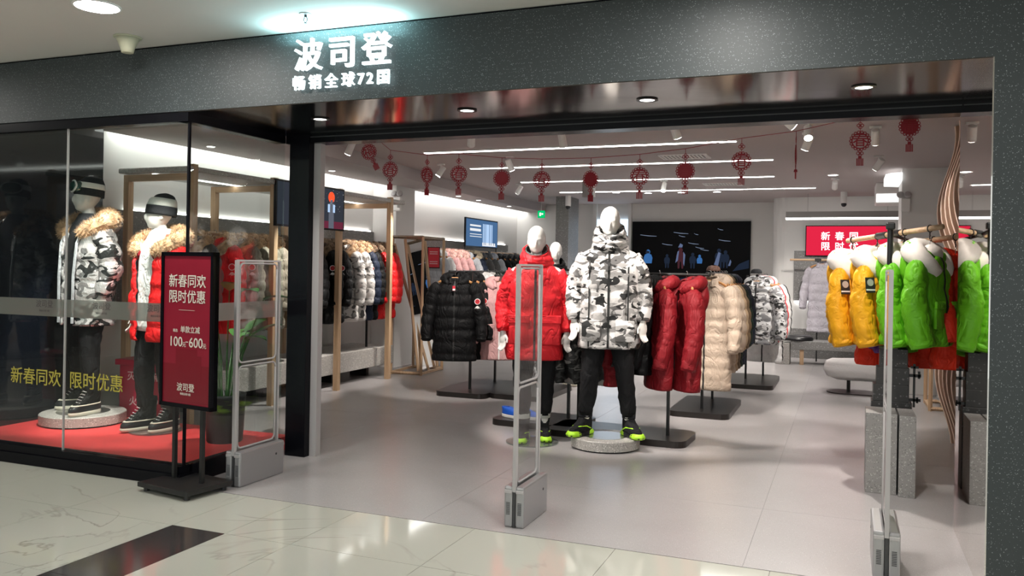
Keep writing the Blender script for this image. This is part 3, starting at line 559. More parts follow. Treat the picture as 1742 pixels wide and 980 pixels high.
# ================================================================== GARMENTS
def nz(x, y, z): return noise.noise(Vector((x, y, z)))
def secs_at(S, z):
    for a, b in zip(S, S[1:]):
        if a[0] >= z >= b[0]:
            t = (a[0] - z) / max(1e-6, a[0] - b[0]); t = t * t * (3 - 2 * t) * 0.5 + t * 0.5
            return [a[k] + (b[k] - a[k]) * t for k in range(1, 5)]
    return list(S[0][1:] if z > S[0][0] else S[-1][1:])
def shell(S, nzr=30, na=28, disp=None, gap=None, thick=0.014, p=2.3, ztop=None):
    """cloth loft round a vertical axis; S = (z, cx, cy, hx, hy) from top to bottom; gap(z) opens it at the front"""
    g = G(); z0, z1 = S[0][0], S[-1][0]; rings = []; inner = []
    for i in range(nzr + 1):
        z = z0 + (z1 - z0) * i / nzr; cx, cy, hx, hy = secs_at(S, z); ga = gap(z) if gap else 0.0; ro = []; ri = []
        for j in range(na + (1 if gap else 0)):
            th = -PI / 2 + ga + (2 * PI - 2 * ga) * j / na
            c, s_ = math.cos(th), math.sin(th)
            ux = math.copysign(abs(c) ** (2 / p), c); uy = math.copysign(abs(s_) ** (2 / p), s_)
            d = disp(th, z, cx + hx * ux, cy + hy * uy) if disp else 0.0
            zz = z + (ztop(th, i / nzr) if ztop else 0)
            ro.append((cx + hx * ux + c * d, cy + hy * uy + s_ * d, zz)); ri.append((cx + max(0.005, hx - thick) * ux + c * d, cy + max(0.005, hy - thick) * uy + s_ * d, zz))
        rings.append(ro); inner.append(ri)
    n = len(rings[0]); vs = [v for r_ in rings for v in r_]; fs = []
    close = gap is None
    for i in range(nzr):
        for j in range(n if close else n - 1): k = (j + 1) % n; fs.append((i * n + j, (i + 1) * n + j, (i + 1) * n + k, i * n + k))
    o = len(vs); vs += [v for r_ in inner for v in r_]
    for i in range(nzr):
        for j in range(n if close else n - 1): k = (j + 1) % n; fs.append((o + i * n + j, o + i * n + k, o + (i + 1) * n + k, o + (i + 1) * n + j))
    for j in range(n if close else n - 1):
        k = (j + 1) % n; fs.append((j, k, o + k, o + j)); fs.append((nzr * n + k, nzr * n + j, o + nzr * n + j, o + nzr * n + k))
    if not close:
        for i in range(nzr): fs.append((i * n, o + i * n, o + (i + 1) * n, (i + 1) * n)); e = n - 1; fs.append((i * n + e, (i + 1) * n + e, o + (i + 1) * n + e, o + i * n + e))
    g.add(vs, fs); g.smooth = True; return g
def baffle(h, amp, wr=0.006, seed=0.0, z0=0.0):
    def f(th, z, x, y):
        b = amp * (abs(math.sin(PI * (z - z0) / h)) ** 0.55 - 0.55) if h else 0.0
        c = 0.0
        if not h: c = -wr * 1.1 * max(0.0, 1 - 3.2 * abs(nz(x * 4 + z * 2.2 + seed, y * 4 + seed, z * 3.5 - x * 1.5))) - wr * 0.7 * max(0.0, 1 - 4 * abs(nz(x * 7 - z * 3 + seed, y * 7, z * 6 + 2 * seed)))
        return b + c + wr * nz(x * 14 + seed, y * 14, z * (30 if h else 10) + seed) + wr * 0.8 * nz(x * 5 + seed, y * 5 + 3, z * 4)
    return f
def sleeve_geo(path, rad, bh, amp, seed, n=18, seg=40):
    P = [Vector(p) for p in path]; L_ = [0.0]
    for a, b in zip(P, P[1:]): L_.append(L_[-1] + (b - a).length)
    pts = []; rr = []; T = L_[-1]
    for i in range(seg + 1):
        d = T * i / seg
        for k in range(len(P) - 1):
            if L_[k] <= d + 1e-9 <= L_[k + 1] + 1e-6:
                t = (d - L_[k]) / (L_[k + 1] - L_[k]); break
        a = P[max(k - 1, 0)]; b = P[k]; c = P[k + 1]; e = P[min(k + 2, len(P) - 1)]
        q = 0.5 * ((2 * b) + (c - a) * t + (2 * a - 5 * b + 4 * c - e) * t * t + (3 * b - a - 3 * c + e) * t ** 3)
        pts.append(q); rr.append(rad[k] + (rad[k + 1] - rad[k]) * t)
    def dp(t, q):
        b = (amp / 0.075) * (abs(math.sin(PI * t * T / bh)) ** 0.55 - 0.55) if bh else 0.0
        c = 0.0 if bh else -0.10 * max(0.0, 1 - 3.0 * abs(nz(math.cos(q) * 1.2 + seed, math.sin(q) * 1.2 + t * 3, t * 6 + seed))) - 0.09 * max(0.0, 1 - 5 * abs(nz(math.cos(q) * 1.6 - seed, math.sin(q) * 1.6 - t * 4, t * 11)))
        return b + c + (0.10 if bh else 0.05) * nz(math.cos(q) * 1.3 + seed, math.sin(q) * 1.3, t * (7 if bh else 4) + seed) + (0.06 if bh else 0.04) * nz(math.cos(q) * 3 + seed, math.sin(q) * 3, t * 18)
    g = G(); g.tube(pts, rr, n, dp); e = pts[-1]; d = (pts[-1] - pts[-2]).normalized()
    g.tube([e - d * 0.03, e + d * 0.012, e + d * 0.016], [rr[-1] * 0.93, rr[-1] * 0.9, rr[-1] * 0.7], n)
    g.smooth = True; return g
def horseshoe(w_, d, z, drop, back=0.05, n=15):
    """from front left round the back of the neck to front right"""
    out = []
    for i in range(n):
        a = PI * 1.72 * (i / (n - 1) - 0.5)
        out.append((w_ * math.sin(a), back + d * math.cos(a) - (0.0), z - drop * (abs(a) / (PI * 0.86)) ** 2))
    return out
def fur_geo(path, rad, strands, length, seed=1):
    rnd = random.Random(seed); g = G(); P0 = [Vector(p) for p in path]; P = []
    for a, b in zip(P0, P0[1:]): P += [a, a.lerp(b, 0.5)]
    P.append(P0[-1]); k = len(P)
    rads = [rad * (0.80 + 0.38 * math.sin(PI * i / (k - 1)) + 0.10 * nz(i * 0.7, seed, 0)) for i in range(k)]; rads[0] *= 0.6; rads[-1] *= 0.6
    g.tube(P, [r_ * 0.92 for r_ in rads], 14, lambda t, q: 0.16 * nz(math.cos(q) * 2 + seed, math.sin(q) * 2, t * 11) + 0.10 * nz(math.cos(q) * 6 + seed, math.sin(q) * 6, t * 40))
    for s_ in range(strands):
        u = rnd.random() * (k - 1.001); i = int(u); f = u - i; c = P[i].lerp(P[i + 1], f); t = (P[i + 1] - P[i]).normalized(); r_ = rads[i] + (rads[i + 1] - rads[i]) * f
        a = t.orthogonal().normalized(); b = t.cross(a); q = rnd.random() * 2 * PI; nrm = a * math.cos(q) + b * math.sin(q)
        base = c + nrm * r_ * 0.86; d = (nrm + Vector((rnd.uniform(-.45, .45), rnd.uniform(-.45, .45), rnd.uniform(-.6, .2)))).normalized() * length * rnd.uniform(0.5, 1.15)
        sd = d.cross(t if rnd.random() < 0.5 else nrm + Vector((0.1, 0.2, 0.3))).normalized() * 0.0022
        g.add([base - sd, base + sd, base + d], [(0, 1, 2)])
    return g
def zip_geo(S, z0, z1, disp, w_=0.008, out=0.004, x=0.0, p=2.3):
    g = G(); n = 26; vs = []
    for i in range(n + 1):
        z = z0 + (z1 - z0) * i / n; cx, cy, hx, hy = secs_at(S, z); y = cy - hy - (disp(-PI / 2, z, 0, cy - hy) if disp else 0) - out
        for sx, dy in ((-w_, 0.008), (-w_, 0), (w_, 0), (w_, 0.008)): vs.append((cx + x + sx, y + dy, z))
    fs = [(i * 4 + j, (i + 1) * 4 + j, (i + 1) * 4 + j + 1, i * 4 + j + 1) for i in range(n) for j in range(3)]
    g.add(vs, fs); return g
def patch_meshes():
    d = {}
    d['badge'] = G().lathe([(0.034, 0), (0.034, 0.002)], 20).mesh('badge', ['patch_white'])
    d['badge_face'] = G().lathe([(0.027, 0.0015), (0.027, 0.0035)], 20).mesh('badge_face', ['patch_red'])
    d['badge_mark'] = G().tube([(-0.014, 0.004, 0.004), (-0.004, 0.010, 0.0045), (0.004, 0.002, 0.0045), (0.014, 0.008, 0.004)], 0.0022, 4).mesh('badge_mark', ['patch_black'])
    d['wing'] = G().prism([(-0.036, -0.020), (-0.020, -0.006), (-0.022, -0.018), (-0.008, -0.008), (-0.006, -0.024), (0.004, -0.010), (0.010, -0.022), (0.018, -0.008), (0.034, -0.020), (0.014, 0.008), (0.0, 0.014), (-0.014, 0.008)], 0, 0.003).mesh('wing', ['patch_white'])
    return d
PM = patch_meshes()
def patch(parent, loc, rot):
    b = inst('badge', PM['badge'], None, parent, loc, rot); inst('badge_face', PM['badge_face'], None, b); inst('badge_mark', PM['badge_mark'], None, b)
    wv = Vector(loc) + Vector((0, 0.004, -0.062)); inst('wing', PM['wing'], None, parent, tuple(wv), rot)
# ---- hanging coats: local origin on the rail, front towards -Y
HANG = G(); pts = []
for i in range(13): t = -1 + i / 6; pts.append((0.19 * t, -0.012 * t * t, -0.085 - 0.055 * t * t))
HANG.tube(pts, [0.010 + 0.006 * abs(i - 6) / 6 for i in range(13)], 6, flat=0.7)
HANG_ME = HANG.mesh('hanger', ['hanger_wood'], True)
hk = [(0, 0, -0.085), (0, 0, -0.045)] + [(0.020 * math.sin(a), 0, -0.0215 + 0.0 - 0.0205 * math.cos(a) + 0.018) for a in [PI * k / 6 for k in range(8)]]
HOOK_ME = G().tube(hk, 0.0028, 5).mesh('hook', ['steel'], True)
SHAPES = {}
def coat_shape(key, L=1.0, bh=0.13, amp=0.016, wid=1.0, hood='fur', slen=0.66, dep=1.0, seed=0.0, wr=0.006, sr=1.0):
    S = [(-0.085, 0, 0.01, 0.075 * wid, 0.062), (-0.115, 0, 0.005, 0.092 * wid, 0.072), (-0.145, 0, 0, 0.145 * wid, 0.085 * dep), (-0.19, 0, 0, 0.198 * wid, 0.102 * dep), (-0.27, 0, 0, 0.222 * wid, 0.118 * dep), (-0.5, 0, 0, 0.228 * wid, 0.125 * dep), (-L + 0.02, 0, 0, 0.245 * wid, 0.138 * dep), (-L, 0, 0, 0.236 * wid, 0.130 * dep)]
    dp = baffle(bh, amp, wr, seed)
    d = {'S': S, 'dp': dp, 'wid': wid, 'hood': hood, 'L': L}
    d['body'] = shell(S, 60, 44, dp).mesh('body', [], True); d['body'].materials.append(None)
    sc = slen / 0.66
    for sx in (-1, 1):
        path = [(0.165 * wid * sx, 0, -0.175), (0.225 * wid * sx, -0.005, -0.25), (0.275 * wid * sx, -0.015, -0.25 - 0.20 * sc), (0.298 * wid * sx, -0.05, -0.25 - 0.37 * sc), (0.300 * wid * sx, -0.085, -0.25 - 0.53 * sc)]
        me = sleeve_geo(path, [r_ * sr for r_ in ((0.070, 0.078, 0.074, 0.066, 0.056) if bh else (0.066, 0.078, 0.078, 0.074, 0.066))] if not key.startswith('kid') else [0.058, 0.074, 0.086, 0.088, 0.080], bh * 0.9, amp, seed + sx * 3).mesh('sleeve', [], True); me.materials.append(None); d[('sleeve', sx)] = me
    me = zip_geo(S, -0.12, -L + 0.01, dp).mesh('zipper', []); me.materials.append(None); d['zip'] = me
    CS = [(-0.055, 0, 0.01, 0.088, 0.078), (-0.09, 0, 0.008, 0.094, 0.084), (-0.145, 0, 0.0, 0.108, 0.094)]
    me = shell(CS, 8, 20, baffle(0.06, 0.006, 0.006, seed), gap=lambda z: 0.30 + 0.25 * max(0, (z + 0.145) / 0.09), thick=0.02, ztop=lambda th, t: 0.02 * (1 - t) * math.sin(th)).mesh('collar', [], True); me.materials.append(None); d['collar'] = me
    if hood in ('fur', 'hood', 'sherpa'):
        hp = horseshoe(0.125, 0.085, -0.075, 0.085, 0.025)
        g = G(); k = len(hp); g.tube(hp, [0.03 + 0.036 * math.sin(PI * i / (k - 1)) for i in range(k)], 12, lambda t, q: 0.12 * nz(math.cos(q) * 2 + seed, math.sin(q) * 2, t * 8 + seed)); g.smooth = True
        # draped bag of the hood at the back
        g.ball((0, 0.115, -0.20), (0.125, 0.075, 0.15), 14, 10)
        me = g.mesh('hood', [], True); me.materials.append(None); d['hoodm'] = me
    if hood == 'fur':
        me = fur_geo(horseshoe(0.170, 0.105, -0.062, 0.16, 0.0, 13), 0.062, 2200, 0.032, int(seed * 10) + 3).mesh('fur_trim', []); me.materials.append(None); d['fur'] = me
    if hood == 'sherpa':
        g = G(); hp = horseshoe(0.135, 0.09, -0.085, 0.16, 0.0, 15); k = len(hp)
        g.tube(hp, [0.045 + 0.040 * math.sin(PI * i / (k - 1)) for i in range(k)], 14, lambda t, q: 0.10 * nz(math.cos(q) * 3 + seed, math.sin(q) * 3, t * 14 + seed)); g.ball((0, -0.01, -0.115), (0.10, 0.07, 0.07)); g.smooth = True
        me = g.mesh('sherpa_lining', [], True); me.materials.append(None); d['fur'] = me
    zz = -0.30 - (L - 0.45) * 0.55; y = -(0.128 * dep) * 0.97 - (0.004 if not bh else 0.012); d['pz'] = (0.125 * wid, y, zz)
    pk = G().rbox((0, 0.012, -0.085), (0.135 * wid, 0.022, 0.15), 0.008); fl = G().rbox((0, 0.004, 0), (0.145 * wid, 0.022, 0.05), 0.006)
    for nm, q in (('pocket', pk), ('flap', fl)): me = q.mesh(nm, [], True); me.materials.append(None); d[nm] = me
    d['tag'] = G().box((0, 0, 0), (0.03, 0.002, 0.055)).mesh('price_tag', ['tag_red']); d['tag2'] = G().box((0, 0, 0), (0.028, 0.003, 0.02)).mesh('tag_print', ['patch_white'])
    SHAPES[key] = d
coat_shape('puffer_fur', 1.0, 0.125, 0.015, 1.0, 'fur', seed=1.0, dep=0.75)
coat_shape('puffer', 1.02, 0.135, 0.016, 1.03, 'hood', seed=2.0, dep=0.8)
coat_shape('parka', 0.98, 0, 0, 1.0, 'hood', seed=3.0, wr=0.012, dep=0.8)
coat_shape('long', 1.18, 0.12, 0.013, 0.98, 'collar', seed=4.0, slen=0.66, dep=0.8)
coat_shape('short', 0.86, 0.115, 0.015, 1.0, 'hood', seed=5.0, dep=0.75)
coat_shape('kid', 0.74, 0, 0, 0.80, 'sherpa', seed=6.0, wr=0.012, slen=0.60, dep=1.05, sr=1.22)
coat_shape('kid_long', 0.86, 0, 0, 0.80, 'hood', seed=7.0, wr=0.012, slen=0.5, dep=1.0, sr=1.1)
coat_shape('lilac', 1.2, 0.14, 0.012, 0.95, 'collar', seed=8.0, slen=0.7)
NAMES = {'puffer_fur': 'puffer_coat', 'puffer': 'puffer_coat', 'parka': 'parka', 'long': 'long_puffer_coat', 'short': 'puffer_jacket', 'kid': 'childrens_parka', 'kid_long': 'childrens_parka', 'lilac': 'long_puffer_coat'}
def coat(shape, m, x, y, z, rz, label, group, fur='fur_tan', badge=False, tagged=False, zipm='zip', pocket=False, hoodm=None, armpatch=False):
    d = SHAPES[shape]; t = thing(NAMES[shape], label, 'coat', (x, y, z), rz, group)
    b = inst('body', d['body'], m, t); inst('zipper', d['zip'], zipm, b)
    if pocket:
        for sx in (-1, 1): px, py, pz = d['pz']; inst('pocket', d['pocket'], m, b, (px * sx, py, pz)); inst('pocket_flap', d['flap'], m, b, (px * sx, py, pz))
    for sx in (-1, 1): sl_ = inst('sleeve', d[('sleeve', sx)], m, t)
    if d['hood'] == 'collar' or d['hood'] == 'fur' or d['hood'] == 'hood': inst('collar', d['collar'], m, t)
    if 'hoodm' in d:
        h_ = inst('hood', d['hoodm'], hoodm or m, t)
        if 'fur' in d: inst('fur_trim' if d['hood'] == 'fur' else 'hood_lining', d['fur'], fur, h_)
    h_ = inst('hanger', HANG_ME, None, t); inst('hook', HOOK_ME, None, h_)
    if badge: patch(t, (0.262, -0.108, -0.345), (PI / 2, 0, R(14)))
    if armpatch:
        p_ = ob('arm_patch', G().rbox((0, 0, 0), (0.075, 0.004, 0.11), 0.001), 'patch_black', t, (-0.235, -0.088, -0.30), rot=(R(-8), 0, R(-24)))
        ob('patch_emblem', G().lathe([(0.026, 0), (0.026, 0.003)], 16), 'gate_grey', p_, (0, -0.002, 0.018), rot=(PI / 2, 0, 0)); ob('patch_stripe', G().bb(-0.036, 0.036, -0.0035, -0.002, -0.040, -0.030), 'white_print', p_)
    if tagged: k = inst('price_tag', d['tag'], None, t, (0.0, -0.155, -0.20)); inst('tag_print', d['tag2'], None, k, (0, 0, -0.014))
    return t

# ================================================================== MANNEQUINS
def body_mesh(J, face=0.0):
    g = G()
    def cap(a, b, r0, r1):
        a, b = Vector(a), Vector(b); g.tube([a, b], [r0, r1], 14); g.ball(a, r0, 14, 10); g.ball(b, r1, 14, 10)
    g.ball((0, 0, 0.97), (0.165, 0.115, 0.13)); g.ball((0, 0, 1.14), (0.135, 0.10, 0.17)); g.ball((0, 0.0, 1.34), (0.175, 0.118, 0.19)); cap((-0.15, 0, 1.45), (0.15, 0, 1.45), 0.062, 0.062)
    cap((0, 0.015, 1.46), (0, 0.0, 1.62), 0.060, 0.050)
    HM = Matrix.Translation((0, -0.01, 1.64)) @ Matrix.Rotation(face, 4, 'Z')
    def hb(c, r): g.ball(HM @ Vector(c), r, 18, 14, Matrix.Rotation(face, 4, 'Z'))
    hb((0, -0.002, 0.118), (0.081, 0.100, 0.106)); hb((0, -0.012, 0.09), (0.078, 0.09, 0.10)); hb((0, -0.030, 0.055), (0.064, 0.074, 0.085)); hb((0, -0.058, 0.010), (0.036, 0.036, 0.032)); hb((0, -0.104, 0.068), (0.0095, 0.016, 0.030)); hb((0, -0.094, 0.033), (0.020, 0.011, 0.008))
    hb((0, -0.088, 0.105), (0.048, 0.014, 0.012))
    for sx in (-1, 1):
        hb((0.074 * sx, 0.0, 0.075), (0.010, 0.018, 0.028))
        sh, el, wr_ = (Vector((J[k][0] * sx, J[k][1], J[k][2])) for k in ('sh', 'el', 'wr'))
        cap(sh, el, 0.052, 0.042); cap(el, wr_, 0.041, 0.027)
        d = (wr_ - el).normalized(); d = (d + Vector((-0.12 * sx, 0, -0.45))).normalized(); side = Vector((-0.75 * sx, -0.66, 0)); side = (side - d * side.dot(d)).normalized(); nrm = d.cross(side)
        pc = wr_ + d * 0.055
        M = Matrix((( *nrm, 0), (*side, 0), (*d, 0), (0, 0, 0, 1))).transposed()
        g.ball(pc, (0.021, 0.046, 0.062), 12, 10, M); cap(wr_, pc, 0.025, 0.02)
        for k, (off, ln) in enumerate(((0.028, 0.068), (0.010, 0.078), (-0.009, 0.073), (-0.026, 0.058))):
            a = pc + d * 0.042 + side * off; b = a + d * ln * 0.5 + nrm * (-0.010 * sx); c = b + d * ln * 0.42 + nrm * (-0.026 * sx)
            cap(a, b, 0.0115, 0.0105); cap(b, c, 0.0105, 0.009)
        a = pc - d * 0.015 + side * 0.032; b = a + side * 0.028 + d * 0.032 - nrm * 0.008 * sx; c = b + d * 0.032 + side * 0.006 - nrm * 0.012 * sx
        cap(a, b, 0.0125, 0.0105); cap(b, c, 0.0105, 0.0085)
    for s_ in ('l', 'r'):
        hp, kn, an = (Vector(J[k + s_]) for k in ('hip', 'knee', 'ank')); cap(hp, kn, 0.088, 0.058); cap(kn, an, 0.057, 0.036)
        tz = J.get('toe' + s_, 0.0); f = Vector((math.sin(tz), -math.cos(tz), 0)); cap(an + Vector((0, 0, -0.04)), an + f * 0.13 + Vector((0, 0, -0.06)), 0.035, 0.026)
    me = g.mesh('raw'); o = bpy.data.objects.new('raw', me); COL.objects.link(o)
    r_ = o.modifiers.new('r', 'REMESH'); r_.mode = 'VOXEL'; r_.voxel_size = 0.0068; s2 = o.modifiers.new('s', 'SMOOTH'); s2.factor = 0.5; s2.iterations = 3
    bpy.context.view_layer.update(); dg = bpy.context.evaluated_depsgraph_get(); out = bpy.data.meshes.new_from_object(o.evaluated_get(dg)); bpy.data.objects.remove(o)
    out.polygons.foreach_set('use_smooth', [True] * len(out.polygons)); out.materials.clear(); out.materials.append(None); return out
def trousers_geo(J, cuff=0.0, w_=1.0):
    g = G(); S = [(1.06, 0, 0, 0.15, 0.115), (0.95, 0, 0, 0.172, 0.128), (0.84, 0, 0, 0.165, 0.12), (0.80, 0, 0, 0.12, 0.10)]
    g2 = shell(S, 10, 24, baffle(0, 0, 0.006, 2)); g.add(g2.v, g2.f)
    for s_ in ('l', 'r'):
        hp, kn, an = (Vector(J[k + s_]) for k in ('hip', 'knee', 'ank')); en = kn.lerp(an, 0.80 - cuff)
        P = [hp + Vector((0, 0, 0.02)), hp.lerp(kn, 0.5), kn, kn.lerp(en, 0.5), en, en.lerp(an, 0.04)]
        g2 = sleeve_geo(P, [0.105 * w_, 0.100 * w_, 0.083 * w_, 0.074 * w_, 0.064, 0.052], 0, 0, 5.0 + (s_ == 'l'), 16, 26); g.add(g2.v, g2.f)
    g.smooth = True; return g
def shoe(parent, an, toe, kind):
    t = bpy.data.objects.new('shoe', None); link(t, parent); t.location = (an[0], an[1], an[2] - 0.09); t.rotation_euler = (0, 0, toe); t.empty_display_size = 0.05
    SO = [(0.030, 0, -0.055, 0.050, 0.148), (0.015, 0, -0.055, 0.054, 0.155), (0.0, 0, -0.052, 0.050, 0.146)]
    if kind == 'boot':
        ob('sole', shell(SO, 4, 24, thick=0.04, p=2.2), 'sole_white', t); ob('rubber_shell', shell([(0.075, 0, -0.045, 0.048, 0.138), (0.05, 0, -0.053, 0.052, 0.150), (0.03, 0, -0.055, 0.051, 0.150)], 6, 24, thick=0.03), 'boot_black', t)
        ob('shaft', shell([(0.235, 0, 0.022, 0.058, 0.066), (0.15, 0, 0.012, 0.050, 0.075), (0.11, 0, -0.018, 0.047, 0.110), (0.07, 0, -0.045, 0.046, 0.134)], 12, 24, baffle(0, 0, 0.004, 1)), 'f_black', t)
        ob('welt', shell([(0.082, 0, -0.042, 0.0495, 0.134), (0.074, 0, -0.046, 0.0515, 0.141)], 2, 24, thick=0.01), 'sole_white', t)
        for k in range(6): ob('lace', G().tube([(-0.024, -0.125 + 0.016 * k, 0.096 + 0.020 * k), (0, -0.138 + 0.016 * k, 0.104 + 0.020 * k), (0.024, -0.125 + 0.016 * k, 0.096 + 0.020 * k)], 0.003, 5), 'gate_grey', t)
        ob('cuff', shell([(0.26, 0, 0.024, 0.056, 0.064), (0.232, 0, 0.022, 0.061, 0.069)], 3, 20, thick=0.02), 'sock_white' if False else 'knit_black', t)
    else:
        so_m = 'boot_black' if kind == 'sneaker' else kind
        ob('sole', shell([(0.034, 0, -0.055, 0.051, 0.150), (0.015, 0, -0.055, 0.056, 0.158), (0.0, 0, -0.052, 0.050, 0.146)], 6, 28, lambda th, z, x, y: 0.006 * math.sin(th * 9), thick=0.04), so_m, t)
        if kind == 'sneaker':
            ob('toe_guard', shell([(0.046, 0, -0.140, 0.040, 0.062), (0.02, 0, -0.142, 0.054, 0.074), (0.003, 0, -0.138, 0.050, 0.066)], 5, 20, lambda th, z, x, y: 0.004 * math.sin(th * 7), thick=0.03), 'neon', t)
            ob('heel_guard', shell([(0.036, 0, 0.045, 0.044, 0.052), (0.015, 0, 0.048, 0.053, 0.060), (0.003, 0, 0.046, 0.050, 0.054)], 5, 20, thick=0.03), 'neon', t)
            ob('sock', shell([(0.24, 0, 0.02, 0.058, 0.062), (0.14, 0, 0.018, 0.050, 0.062)], 6, 20), 'knit_black', t)
        ob('upper', shell([(0.155, 0, 0.025, 0.040, 0.052), (0.12, 0, 0.012, 0.045, 0.075), (0.085, 0, -0.018, 0.047, 0.112), (0.055, 0, -0.046, 0.050, 0.140), (0.03, 0, -0.054, 0.050, 0.148)], 12, 24), 'f_black_trousers' if kind == 'sneaker' else kind, t)
        ob('side_stripe', G().tube([(-0.047, 0.03, 0.05), (-0.050, -0.03, 0.075), (-0.034, -0.11, 0.080), (0, -0.155, 0.066), (0.034, -0.11, 0.080), (0.050, -0.03, 0.075), (0.047, 0.03, 0.05)], 0.0045, 6), 'neon' if kind == 'sneaker' else 'white', t)
    return t
POSE = {'sh': (0.175, 0, 1.45), 'el': (0.262, 0.035, 1.18), 'wr': (0.278, -0.04, 0.935), 'hipl': (-0.095, 0, 0.93), 'hipr': (0.095, 0, 0.93), 'kneel': (-0.135, -0.02, 0.53), 'kneer': (0.135, -0.02, 0.53), 'ankl': (-0.185, 0.02, 0.09), 'ankr': (0.185, 0.02, 0.09), 'toel': -0.55, 'toer': 0.45}
POSE2 = dict(POSE, ankl=(-0.085, -0.05, 0.09), ankr=(0.09, 0.05, 0.09), kneel=(-0.10, -0.06, 0.52), kneer=(0.10, 0.0, 0.52), toel=-0.1, toer=0.15)
POSE3 = dict(POSE, ankl=(-0.15, 0.06, 0.09), ankr=(0.14, -0.04, 0.09), kneel=(-0.13, 0.0, 0.52), kneer=(0.13, -0.05, 0.52), toel=-0.35, toer=0.25)
BODIES = {}
def mannequin(label, loc, rz, pose, key, skin='mannequin', scale=1.0, shoes='sneaker', face=0.0, cuff=0.0, tr=True):
    t = thing('mannequin', label, 'mannequin', loc, rz); t.scale = (scale,) * 3
    if key not in BODIES: BODIES[key] = body_mesh(pose, face)
    inst('body', BODIES[key], skin, t)
    if tr: ob('trousers', trousers_geo(pose, cuff), 'f_black_trousers', t)
    if shoes:
        for s_ in ('l', 'r'): shoe(t, pose['ank' + s_], pose['toe' + s_], shoes)
    return t
def worn_jacket(t, m, hem, pose, bh=0.0, amp=0.0, gap=None, hood='collar', fur='fur_tan', seed=0.0, cuff_z=None, wr=0.010, lining='lining', flare=1.0, collar_h=0.20):
    S = [(1.575, 0, 0.015, 0.085, 0.085), (1.54, 0, 0.01, 0.125, 0.105), (1.50, 0, 0, 0.185, 0.125), (1.44, 0, 0, 0.225, 0.145), (1.34, 0, 0, 0.245, 0.165), (1.12, 0, 0, 0.245 * flare, 0.168), (hem + 0.03, 0, 0, 0.252 * flare, 0.172), (hem, 0, 0, 0.246 * flare, 0.166)]
    dp = baffle(bh, amp, wr, seed)
    j = ob('jacket', shell(S, 50, 36, dp, gap, 0.02), m, t)
    if gap: ob('lining', shell([(a, b, c, d - 0.018, e - 0.018) for a, b, c, d, e in S], 30, 30, dp, lambda z: gap(z) * 1.02, 0.006), lining, j)
    else: ob('zipper', zip_geo(S, 1.53, hem + 0.01, dp, 0.009), 'zip', j)
    for sx in (-1, 1):
        sh, el, w2 = (Vector((pose[k][0] * sx, pose[k][1], pose[k][2])) for k in ('sh', 'el', 'wr')); e = el.lerp(w2, 0.93)
        o_ = Vector((0.012 * sx, 0, 0))
        ob('sleeve', sleeve_geo([sh + Vector((-0.01 * sx, 0, 0.0)), sh.lerp(el, 0.4) + o_, el + o_, el.lerp(e, 0.55) + o_ * 0.6, e], [0.094, 0.096, 0.088, 0.076, 0.058], bh * 0.9, amp, seed + sx * 2, 20, 48), m, j)
    if hood in ('collar', 'hoodup'):
        hh = collar_h
        CS = [(1.51 + hh, 0, 0.005, 0.112, 0.118), (1.51 + hh * 0.75, 0, 0.005, 0.128, 0.132), (1.51 + hh * 0.4, 0, 0.008, 0.145, 0.142), (1.50, 0, 0.01, 0.150, 0.138)]
        ob('hood', shell(CS, 14, 30, baffle(0.075, 0.008, 0.016, seed + 4), None, 0.02, ztop=lambda th, u: (1 - u) * (0.06 * math.sin(th) - 0.02)), m, j)
    return j, S, dp
def fur_collar(j, m, hoodm, w_=0.225, z=1.57, drop=0.15, r_=0.072, seed=9):
    p_ = horseshoe(w_, 0.135, z, drop, -0.005, 15)
    h_ = ob('hood', G().tube([(x * 0.78, y + 0.03, z_ - 0.03) for x, y, z_ in p_], [0.05 + 0.045 * math.sin(PI * i / 14) for i in range(15)], 12, lambda t, q: 0.1 * nz(math.cos(q) * 2, math.sin(q) * 2, t * 8)), hoodm, j, smooth=True)
    ob('fur_trim', fur_geo(p_, r_, 7000, 0.036, seed), m, h_)
# ================================================================== SHOW WINDOW THINGS
def platform(label, x, y, z, r, h=0.09, disc=0.45):
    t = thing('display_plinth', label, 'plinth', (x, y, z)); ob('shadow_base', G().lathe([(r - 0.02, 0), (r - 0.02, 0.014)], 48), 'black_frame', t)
    ob('drum', G().lathe([(r, 0.012), (r, h - 0.006), (r - 0.006, h)], 64), 'terrazzo', t); ob('steel_disc', G().lathe([(r * 0.62, h), (r * 0.62, h + 0.004)], 48), 'chrome', t); return t
platform('round speckled plinth on the red carpet behind the yellow window letters', -5.90, 5.20, 0.10, 0.33)
m1 = mannequin('mannequin in open silver camouflage puffer with fur hood, ski goggles on its cap', (-5.90, 5.22, 0.195), R(-12), POSE3, 'b3', 'mannequin_grey', 1.03, 'boot', face=R(-18))
op = lambda z: 0.30 if z < 1.38 else 0.30 + (z - 1.38) * 4.5
j, S, dp = worn_jacket(m1, 'f_camo_silver', 0.70, POSE3, 0.15, 0.016, op, 'none', seed=3.0)
fur_collar(j, 'fur_tan', 'f_camo_silver')
ob('undershirt', shell([(1.60, 0, 0.01, 0.075, 0.078), (1.53, 0, 0, 0.11, 0.095), (1.44, 0, 0, 0.19, 0.128), (1.15, 0, 0, 0.20, 0.14), (0.8, 0, 0, 0.205, 0.14)], 16, 24, baffle(0, 0, 0.006, 8)), 'knit_black', m1)
ob('placket', G().tube([(-0.10, -0.178, 0.72), (-0.105, -0.178, 1.1), (-0.115, -0.16, 1.35), (-0.11, -0.10, 1.5)], 0.012, 6), 'f_lightgrey', j); ob('placket', G().tube([(0.10, -0.178, 0.72), (0.105, -0.178, 1.1), (0.115, -0.16, 1.35), (0.11, -0.10, 1.5)], 0.012, 6), 'f_lightgrey', j)
